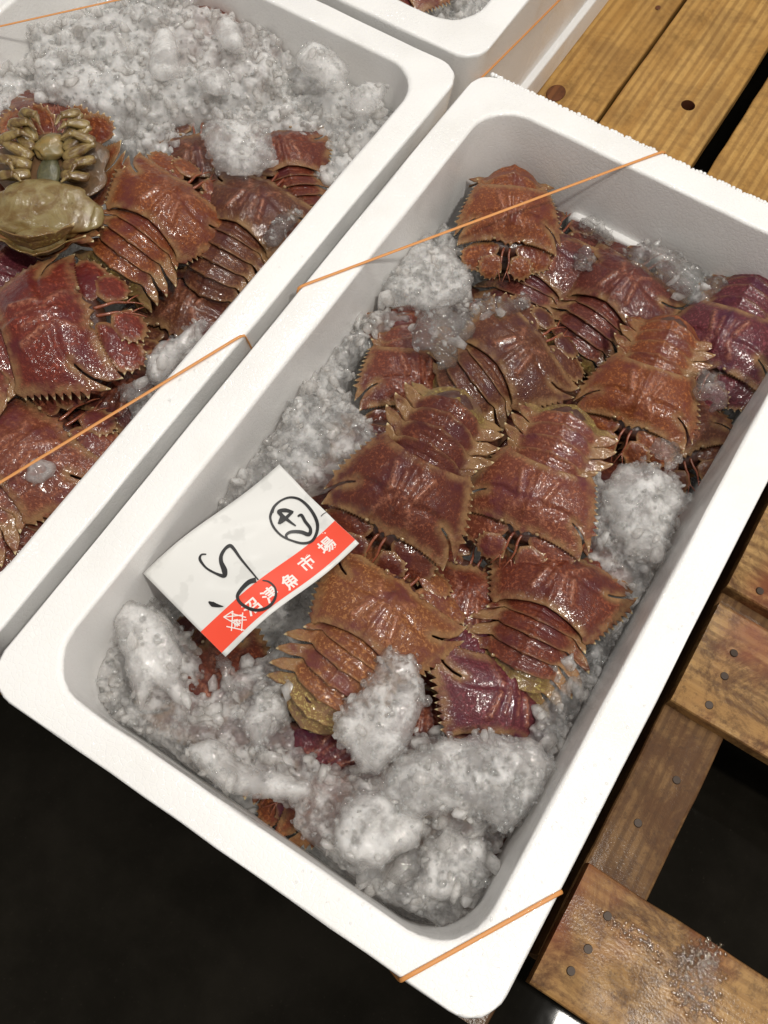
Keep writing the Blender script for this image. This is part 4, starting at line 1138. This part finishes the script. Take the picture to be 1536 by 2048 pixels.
    a_ = me.attributes.new('clear_rim', 'FLOAT', 'POINT'); a_.data.foreach_set('value', cr_.astype(np.float32))
    clampbox(me, c, 0.0)
    if grain > .25: me = add_crystals(me, int(len(V2) * 0.008 * grain) + 2, rg, 0.003, 0.009, slot='shard', flat=(0.3, 0.8)); me = add_crystals(me, int(len(V2) * 0.12 * grain) + 6, rg, 0.0009, 0.0036)
    o = obj('ice_chunk', me); o.location = c; tag(o, label, 'ice', 'ice chunks lying on the lobsters'); return o

chunk('clear bubbly ice chunk leaning on the raised panel of the far wall', (1192, 462), -0.066, (0.040, 0.022, 0.014), 28, 101, 'clear', 55, (0.003, 0.007))
chunk('small glassy ice chunk just below the chunk at the raised panel', (1168, 520), -0.060, (0.026, 0.022, 0.012), 90, 102, 'clear', 34, (0.003, 0.006))
slab('long ragged ice slab lying along the far wall above the purple lobster', [(1258, 505), (1290, 488), (1340, 505), (1380, 530), (1420, 555), (1470, 580), (1455, 600), (1430, 610), (1428, 640), (1400, 615), (1360, 600), (1330, 570), (1290, 545), (1262, 530)], -0.058, 0.010, 103, 'clear', 0.8)
chunk('ragged ice chunk with a droplet at its lower side on the glossy purple lobster', (1425, 785), -0.034, (0.036, 0.026, 0.014), 60, 104, 'clear', 50, (0.003, 0.007))
slab('pointed white ice chunk hanging over the centre top lobster', [(832, 625), (880, 612), (930, 630), (948, 665), (915, 700), (905, 725), (880, 735), (860, 705), (830, 690)], -0.036, 0.010, 105, 'clear', 0.9)
slab('ragged ice lump beside the ribbed purplish lobster, right of the pointed chunk', [(935, 610), (975, 590), (1010, 600), (1050, 590), (1055, 620), (1010, 650), (970, 655), (940, 640)], -0.048, 0.009, 106, 'clear', 0.9)
slab('rounded ice lump at the left below the orange corner lobster', [(760, 560), (800, 500), (860, 480), (920, 520), (950, 560), (930, 600), (880, 625), (800, 620), (765, 600)], -0.056, 0.014, 107, 'chunk', 1.0)
chunk('grainy ice chunk on the right shoulder of the rose speckled lobster', (1172, 958), -0.028, (0.026, 0.020, 0.012), 80, 108, 'clear', 36, (0.003, 0.006))
slab('long grainy ice slab against the right wall', [(1215, 950), (1270, 920), (1320, 940), (1370, 985), (1380, 1010), (1340, 1060), (1330, 1110), (1290, 1120), (1240, 1090), (1210, 1030)], -0.046, 0.012, 109, 'chunk', 0.9)
chunk('clear ice chunk under the front plates of the orange red lobster', (1335, 905), -0.038, (0.032, 0.022, 0.012), 40, 110, 'clear', 40, (0.003, 0.007))
slab('large smooth white ice slab by the near left corner', [(215, 1225), (245, 1195), (300, 1215), (340, 1250), (365, 1310), (365, 1350), (385, 1420), (350, 1405), (310, 1370), (282, 1425), (260, 1370), (240, 1300)], -0.040, 0.009, 111, 'chunk', 0.35)
slab('sausage shaped smooth ice piece near the front wall', [(372, 1500), (420, 1478), (455, 1490), (490, 1530), (560, 1545), (620, 1560), (625, 1585), (590, 1600), (500, 1600), (440, 1575), (400, 1540)], -0.048, 0.012, 112, 'chunk', 0.35)
slab('leaf shaped ice piece between the sausage shaped ice and the yellow tail', [(480, 1450), (510, 1390), (545, 1378), (575, 1400), (570, 1440), (540, 1480), (505, 1500)], -0.060, 0.008, 113, 'chunk', 0.8)
slab('thin ice splinter hanging under the lower corner of the price tag', [(428, 1310), (460, 1315), (462, 1350), (465, 1390), (445, 1360)], -0.046, 0.005, 114, 'clear', 0.2)
slab('tall translucent ice lump lying over the abdomen of the tan lobster', [(690, 1400), (730, 1370), (745, 1330), (775, 1297), (785, 1312), (820, 1310), (845, 1370), (840, 1440), (815, 1490), (760, 1545), (715, 1530), (675, 1480), (670, 1440)], -0.036, 0.018, 115, 'chunk', 1.0)
slab('biggest white ice mass at the near end of the middle box', [(745, 1590), (760, 1550), (800, 1510), (860, 1495), (900, 1475), (950, 1480), (980, 1465), (1060, 1475), (1100, 1510), (1108, 1560), (1085, 1590), (1060, 1625), (1010, 1665), (975, 1650), (950, 1630), (905, 1640), (880, 1620), (830, 1640), (790, 1620)], -0.036, 0.020, 116, 'chunk', 1.1)
slab('smooth rounded end of the ice heap, left of the biggest ice mass', [(668, 1660), (672, 1625), (690, 1600), (740, 1575), (790, 1590), (830, 1620), (850, 1660), (830, 1700), (790, 1715), (760, 1738), (715, 1730), (680, 1705)], -0.040, 0.013, 131, 'chunk', 0.45)
slab('ragged ice plate at the foot of the near end heap', [(840, 1700), (880, 1660), (930, 1670), (985, 1690), (985, 1740), (940, 1790), (880, 1800), (830, 1770)], -0.054, 0.008, 132, 'chunk', 0.9)
slab('small rounded ice drop at the near right corner wall', [(935, 1795), (950, 1772), (970, 1778), (975, 1800), (955, 1818)], -0.055, 0.007, 117, 'clear', 0.1)
slab('flat clear ice plate beside the ragged plate at the foot of the near heap', [(770, 1750), (800, 1710), (840, 1700), (840, 1740), (800, 1770)], -0.048, 0.006, 118, 'clear', 0.2)
# left box
slab('smooth oval ice cube near the top of the left box', [(425, 60), (445, 38), (480, 55), (488, 95), (470, 105), (440, 85)], -0.012, 0.010, 121, 'chunk', 0.1)
slab('tall smooth pale ice piece in the left box ice', [(295, 100), (315, 65), (345, 65), (360, 110), (360, 150), (330, 160), (300, 150)], -0.012, 0.010, 122, 'chunk', 0.2)
slab('squarish ice piece under the oval ice cube in the left box', [(390, 155), (420, 138), (460, 150), (462, 180), (430, 192), (395, 175)], -0.012, 0.009, 123, 'chunk', 0.3)
slab('long smooth ice piece at the right of the left box ice', [(590, 110), (620, 85), (670, 110), (695, 135), (690, 180), (650, 170), (600, 140)], -0.012, 0.010, 124, 'chunk', 0.3)
slab('ice lump above the dusky lobster in the left box', [(400, 260), (440, 240), (520, 250), (550, 300), (520, 345), (460, 345), (420, 320)], -0.018, 0.014, 125, 'chunk', 0.9)
slab('large ice lump between crimson lobster and the left box wall', [(288, 730), (310, 690), (360, 670), (410, 640), (400, 670), (360, 720), (320, 765), (295, 755)], -0.030, 0.010, 126, 'chunk', 0.5)
slab('small ice lump touching the band over the left box', [(245, 775), (265, 762), (295, 765), (300, 790), (270, 805), (248, 800)], -0.026, 0.009, 127, 'clear', 0.6)
slab('round melting ice piece lying below the band of the left box', [(50, 930), (75, 915), (105, 925), (108, 950), (80, 968), (55, 960)], -0.028, 0.008, 128, 'chunk', 0.2)
slab('ice piece stuck to the inner wall of the left box', [(522, 480), (545, 445), (590, 415), (600, 430), (570, 480), (540, 498)], -0.026, 0.009, 129, 'clear', 0.8)
slab('greyish ice plate close to the foam wall of the left box', [(700, 190), (740, 165), (775, 175), (760, 215), (720, 235), (700, 220)], -0.012, 0.009, 130, 'chunk', 0.4)

# loose melt water drops on the foam rims
rg = np.random.default_rng(55); mb = MB()
V0, F0 = ICO[2]
def drops(poly, n, zt, rmax=0.0008):
    A = np.array(poly); P = rg.uniform(A.min(0), A.max(0), (n * 5, 2)); P = P[inside_poly(poly, P)][:n]
    for u, v in P:
        r = 0.00025 + rmax * rg.random() ** 3.5; q = at(float(u), float(v), zt)
        vv = V0 * np.array([r, r * rg.uniform(.8, 1.3), r * .55]) + np.array([q.x, q.y, zt])
        mb.add([tuple(x) for x in vv], [tuple(int(i) for i in f) for f in F0])
drops([(760, 1870), (900, 1900), (1000, 1800), (1120, 1600), (1210, 1600), (1010, 1990), (950, 2030), (700, 1870)], 120, 0.0002)
drops([(1060, 1700), (1180, 1650), (1500, 1050), (1450, 1000)], 90, 0.0002)
drops([(600, 1690), (760, 1800), (760, 1900), (560, 1740)], 40, 0.0002)
drops([(330, 830), (560, 590), (640, 500), (600, 480), (200, 900), (240, 930)], 60, -0.0008)
o = obj('water_drops', mb.mesh(), M['water'], smooth=True); tag(o, 'tiny melt water drops sprinkled on the white foam rims', 'water drops', kind='stuff')

# ------------------------------------------------------------------ rubber bands
def band(label, pts, wd=0.0025, th=0.0010):
    """flat rubber band through world points"""
    P = [Vector(p) for p in pts]; V = []; F = []
    L = []
    for i in range(len(P) - 1):
        n = max(2, int((P[i + 1] - P[i]).length / 0.008))
        for k in range(n): L.append(P[i].lerp(P[i + 1], k / n))
    L.append(P[-1])
    L2 = [L[0]] + [(L[i - 1] + L[i] * 2 + L[i + 1]) / 4 for i in range(1, len(L) - 1)] + [L[-1]]
    V, F = tube(L2, wd / 2, 8, th / wd)
    me = mesh_from(V, F)
    o = obj('rubber_band', me, M['band'], smooth=True); tag(o, label, 'rubber band', 'orange rubber bands'); return o
z0 = 0.0009
def rimpt(u, v, z=z0): p = at(u, v, z); return (p.x, p.y, p.z)
a = Vector(rimpt(590, 570)); b = Vector(rimpt(1323, 311))
b.y = 0.6322; a.x = -0.0008
band('orange rubber band stretched over the orange corner lobster of the middle box', [(a.x - 0.0004, a.y - 0.012, -0.10), (a.x - 0.0005, a.y - 0.001, -0.003), a, b, (b.x + 0.001, b.y + 0.0013, -0.003), (b.x + 0.01, b.y + 0.0013, -0.08)])
a = Vector(rimpt(806, 1954)); b = Vector(rimpt(1123, 1782))
band('orange rubber band cutting across the near right corner of the middle box', [(a.x - 0.008, -0.0008, -0.10), (a.x, -0.0008, -0.003), (a.x, -0.0001, z0), (0.3651, b.y, z0), (0.3658, b.y, -0.003), (0.3658, b.y + 0.01, -0.1)], wd=0.0026)
a = Vector(rimpt(0, 965)); b = Vector(rimpt(500, 676, -0.0002)); d = (a - b)
band('orange rubber band running diagonally over the crimson lobster and the left box rim', [a + d * 0.6, a, (-0.0112, b.y, 0.0), (-0.0102, b.y + 0.001, -0.004), (-0.0100, b.y + 0.015, -0.09)], wd=0.0024)
a = Vector(rimpt(-60, 66)); b = Vector(rimpt(262, -6))
band('orange rubber band over the far corner of the left box at the picture top left', [a, b, b + (b - a) * .6], wd=0.002)
# far box side band, lying on the outer side wall
p0 = at(982, 136, -0.012); p1 = at(1112, 0, -0.085)
def on_side(u, v):
    # intersection of the pixel ray with the far box's right outer wall
    d = R.transposed() @ Vector(((u - 768) / FPX, (v - 1024) / FPX, 1.0)); t = (-0.0115 - CAM.x) / d.x; q = CAM + d * t
    x = -0.005 - 0.0025 - 0.0075 * (-q.z - 0.03) / 0.105 + 0.0008
    t = (x - CAM.x) / d.x; return CAM + d * t
q0 = on_side(985, 134); q1 = on_side(1115, 4)
band('orange rubber band slanting down the outer side of the box behind', [q0 - (q1 - q0) * .3, q0, q1, q1 + (q1 - q0) * .6], wd=0.0022)

# ------------------------------------------------------------------ price tag
TZ = -0.018
c00 = at(285, 1146, TZ - 0.010); c10 = at(558, 926, TZ - 0.002); c11 = at(718, 1085, TZ); c01 = at(450, 1312, TZ - 0.006)
def tagP(u, v):
    p = c00 * (1 - u) * (1 - v) + c10 * u * (1 - v) + c11 * u * v + c01 * (1 - u) * v
    wv = 0.0045 * math.sin((u - 0.03) * math.pi * 1.9) * (0.9 + 0.2 * v) - 0.002 * math.sin(v * math.pi) + 0.0007 * math.sin(9 * u + 5 * v) + 0.0004 * math.sin(17 * v - 8 * u)
    return p + Vector((0, 0, 1)) * wv
def tag_uv(px, py):
    """which point of the curved paper is seen at this pixel"""
    u = v = 0.5
    for _ in range(12):
        a = proj(tagP(u, v)); e = 1e-4; b = proj(tagP(u + e, v)); c = proj(tagP(u, v + e))
        J = np.array([[(b[0] - a[0]) / e, (c[0] - a[0]) / e], [(b[1] - a[1]) / e, (c[1] - a[1]) / e]])
        d = np.linalg.solve(J, np.array([px - a[0], py - a[1]])); u += d[0]; v += d[1]
    return u, v
def tagN(u, v):
    e = 1e-3; n = (tagP(u + e, v) - tagP(u - e, v)).cross(tagP(u, v + e) - tagP(u, v - e)); n.normalize()
    return n if n.z > 0 else -n
root = empty('price_tag', (c00 + c11) / 2); tag(root, 'curved white paper tag with red stripe and handwritten numbers on the ice', 'price tag')
def addp(name, V, F, mat, smooth=True):
    off = Vector(root.location)
    o = obj(name, mesh_from([tuple(Vector(v) - off) for v in V], F), mat, root, smooth=smooth); return o
def sheet(name, u0, u1, v0, v1, lift, mat, nu=48, nv=24, thick=0.0):
    V = []; F = []
    for j in range(nv + 1):
        for i in range(nu + 1):
            u = u0 + (u1 - u0) * i / nu; v = v0 + (v1 - v0) * j / nv; V.append(tagP(u, v) + tagN(u, v) * lift)
    for j in range(nv):
        for i in range(nu): k = j * (nu + 1) + i; F.append((k, k + nu + 1, k + nu + 2, k + 1))
    o = addp(name, V, F, mat)
    if thick: md = o.modifiers.new('s', 'SOLIDIFY'); md.thickness = thick; md.offset = -1
    return o
sheet('paper', 0, 1, 0, 1, 0, M['paper'], thick=0.0004)
s1 = tag_uv(*(250 + 470 / 3.072, 900 + 1130 / 3.072))[1]; s1b = tag_uv(250 + 1283 / 3.072, 900 + 422 / 3.072)[1]
s2 = tag_uv(250 + 607 / 3.072, 900 + 1263 / 3.072)[1]; s2b = tag_uv(250 + 1405 / 3.072, 900 + 555 / 3.072)[1]
SV0 = (s1 + s1b) / 2; SV1 = (s2 + s2b) / 2
SV1 = min(SV1, 0.955)
sheet('red_stripe', 0.0005, 0.9995, SV0, SV1, 0.00012, M['red'])
# printed characters
def glyph(ch, u, v, size, rot=0.0, bold=0.03, lift=0.0003, mat='white_print', name='printed_character'):
    cu = bpy.data.curves.new('t', 'FONT'); cu.body = ch; cu.size = 1.0; cu.align_x = 'CENTER'; cu.align_y = 'CENTER'; cu.offset = bold; cu.resolution_u = 4
    to = bpy.data.objects.new('t', cu); COL.objects.link(to)
    dg = bpy.context.evaluated_depsgraph_get(); me = bpy.data.meshes.new_from_object(to.evaluated_get(dg)); bpy.data.objects.remove(to)
    if len(me.vertices) == 0: print('NO GLYPH', repr(ch)); return
    xs = [q.co.x for q in me.vertices]; ys = [q.co.y for q in me.vertices]
    cx = (min(xs) + max(xs)) / 2; cy = (min(ys) + max(ys)) / 2
    LU = ((c10 - c00).length + (c11 - c01).length) / 2; LV = ((c01 - c00).length + (c11 - c10).length) / 2
    V = []
    for q in me.vertices:
        x = (q.co.x - cx) * size; y = (q.co.y - cy) * size; xr = x * math.cos(rot) - y * math.sin(rot); yr = x * math.sin(rot) + y * math.cos(rot)
        uu = u + xr / LU; vv = v - yr / LV
        V.append(tagP(uu, vv) + tagN(uu, vv) * lift)
    o = addp(name, V, [tuple(p.vertices) for p in me.polygons], M[mat], smooth=False)
    return o
def c8(x, y): return 250 + x / 3.072, 900 + y / 3.072
for ch, (x, y) in zip('沼津魚市場', [(778, 965), (893, 888), (1015, 806), (1118, 695), (1240, 588)]):
    u, v = tag_uv(*c8(x, y)); glyph(ch, u, v, 0.0118, rot=0.0, bold=0.022)
# logo: crossed lattice with a small fish character
def stroke(pts, wd, mat, name, lift=0.00022, closed=False, parent=True, n=6, taper=False):
    Q = catmull([(x, y, 0) for x, y in pts], n)
    ww = wd if hasattr(wd, '__len__') else [wd] * len(pts)
    W = np.interp(np.linspace(0, len(pts) - 1, len(Q)), range(len(pts)), ww) * (1.6 if mat == 'ink' else 1.0)
    V = []; F = []
    for i, p in enumerate(Q):
        a = Q[max(0, i - 1)]; b = Q[min(len(Q) - 1, i + 1)]; t = (b - a).normalized() if (b - a).length > 0 else Vector((1, 0, 0)); nn = Vector((-t.y, t.x, 0))
        for s in (-1, 1):
            q = p + nn * s * W[i] / 2; u, v = tag_uv(*c8(q.x, q.y)); V.append(tagP(u, v) + tagN(u, v) * lift)
    for i in range(len(Q) - 1): F.append((2 * i, 2 * i + 1, 2 * i + 3, 2 * i + 2))
    return V, F
def strokes(name, lst, mat, lift):
    mb = MB()
    for k, (pts, wd, *r) in enumerate(lst):
        V, F = stroke(pts, wd, mat, name, lift + k * 0.00004, n=r[0] if r else 6); mb.add(V, F)
    addp(name, mb.V, mb.F, M[mat])
strokes('printed_logo', [([(606, 1028), (664, 990)], 7, 1), ([(664, 990), (655, 1112)], 7, 1), ([(606, 1028), (720, 1015)], 7, 1), ([(655, 1005), (745, 1030)], 7, 1),
                         ([(625, 1085), (735, 1108)], 7, 1), ([(725, 1000), (718, 1112)], 7, 1), ([(640, 1050), (750, 1045)], 6, 1), ([(612, 1030), (700, 1080)], 6, 1)], 'white_print', 0.0003)
u, v = tag_uv(*c8(690, 1062)); glyph('魚', u, v, 0.0062, rot=math.radians(-25), bold=0.02, name='printed_logo_character', lift=0.0004)
# handwriting
INK = 0.00055
strokes('handwritten_circle', [([(902, 385), (920, 345), (965, 308), (1020, 292), (1080, 308), (1140, 365), (1180, 440), (1180, 505), (1150, 560), (1095, 575), (1030, 560), (965, 530), (915, 478), (893, 420), (902, 380)], [14, 10, 8, 9, 10, 12, 13, 12, 11, 10, 8, 8, 9, 9, 12])], 'ink', INK)
strokes('handwritten_number', [
    ([(1035, 385), (985, 372), (945, 380), (965, 408), (955, 440), (942, 455)], [10, 16, 14, 16, 16, 6]),
    ([(950, 455), (985, 425), (1010, 400), (1032, 382)], [6, 14, 12, 8]),
    ([(948, 378), (970, 405), (1000, 432), (1050, 468)], [8, 10, 12, 5]),
    ([(1062, 410), (1085, 402), (1108, 440), (1140, 485), (1130, 520), (1080, 505), (1020, 505), (990, 525), (1000, 548)], [6, 12, 12, 12, 16, 14, 12, 10, 6])], 'ink', INK)
strokes('handwritten_number', [([(500, 642), (470, 645), (462, 675), (500, 725), (560, 760), (610, 775), (612, 740), (592, 690), (592, 650), (615, 610), (645, 590), (670, 610), (720, 680), (820, 800)], [5, 7, 11, 8, 9, 16, 22, 16, 14, 12, 14, 12, 9, 5])], 'ink', INK)
strokes('handwritten_number', [([(806, 800), (760, 815), (710, 865), (692, 905), (715, 945), (770, 978), (830, 985), (890, 960), (925, 905), (922, 850), (885, 812), (845, 803)], [20, 18, 15, 12, 12, 13, 12, 12, 10, 8, 7, 4])], 'ink', INK)
strokes('handwritten_tick', [([(515, 932), (540, 948), (575, 958), (606, 962)], [4, 20, 12, 2])], 'ink', INK)
strokes('handwritten_mark', [([(1205, 408), (1225, 390), (1255, 376)], [3, 3, 1])], 'ink', INK)
print('objects', len(sc.objects))
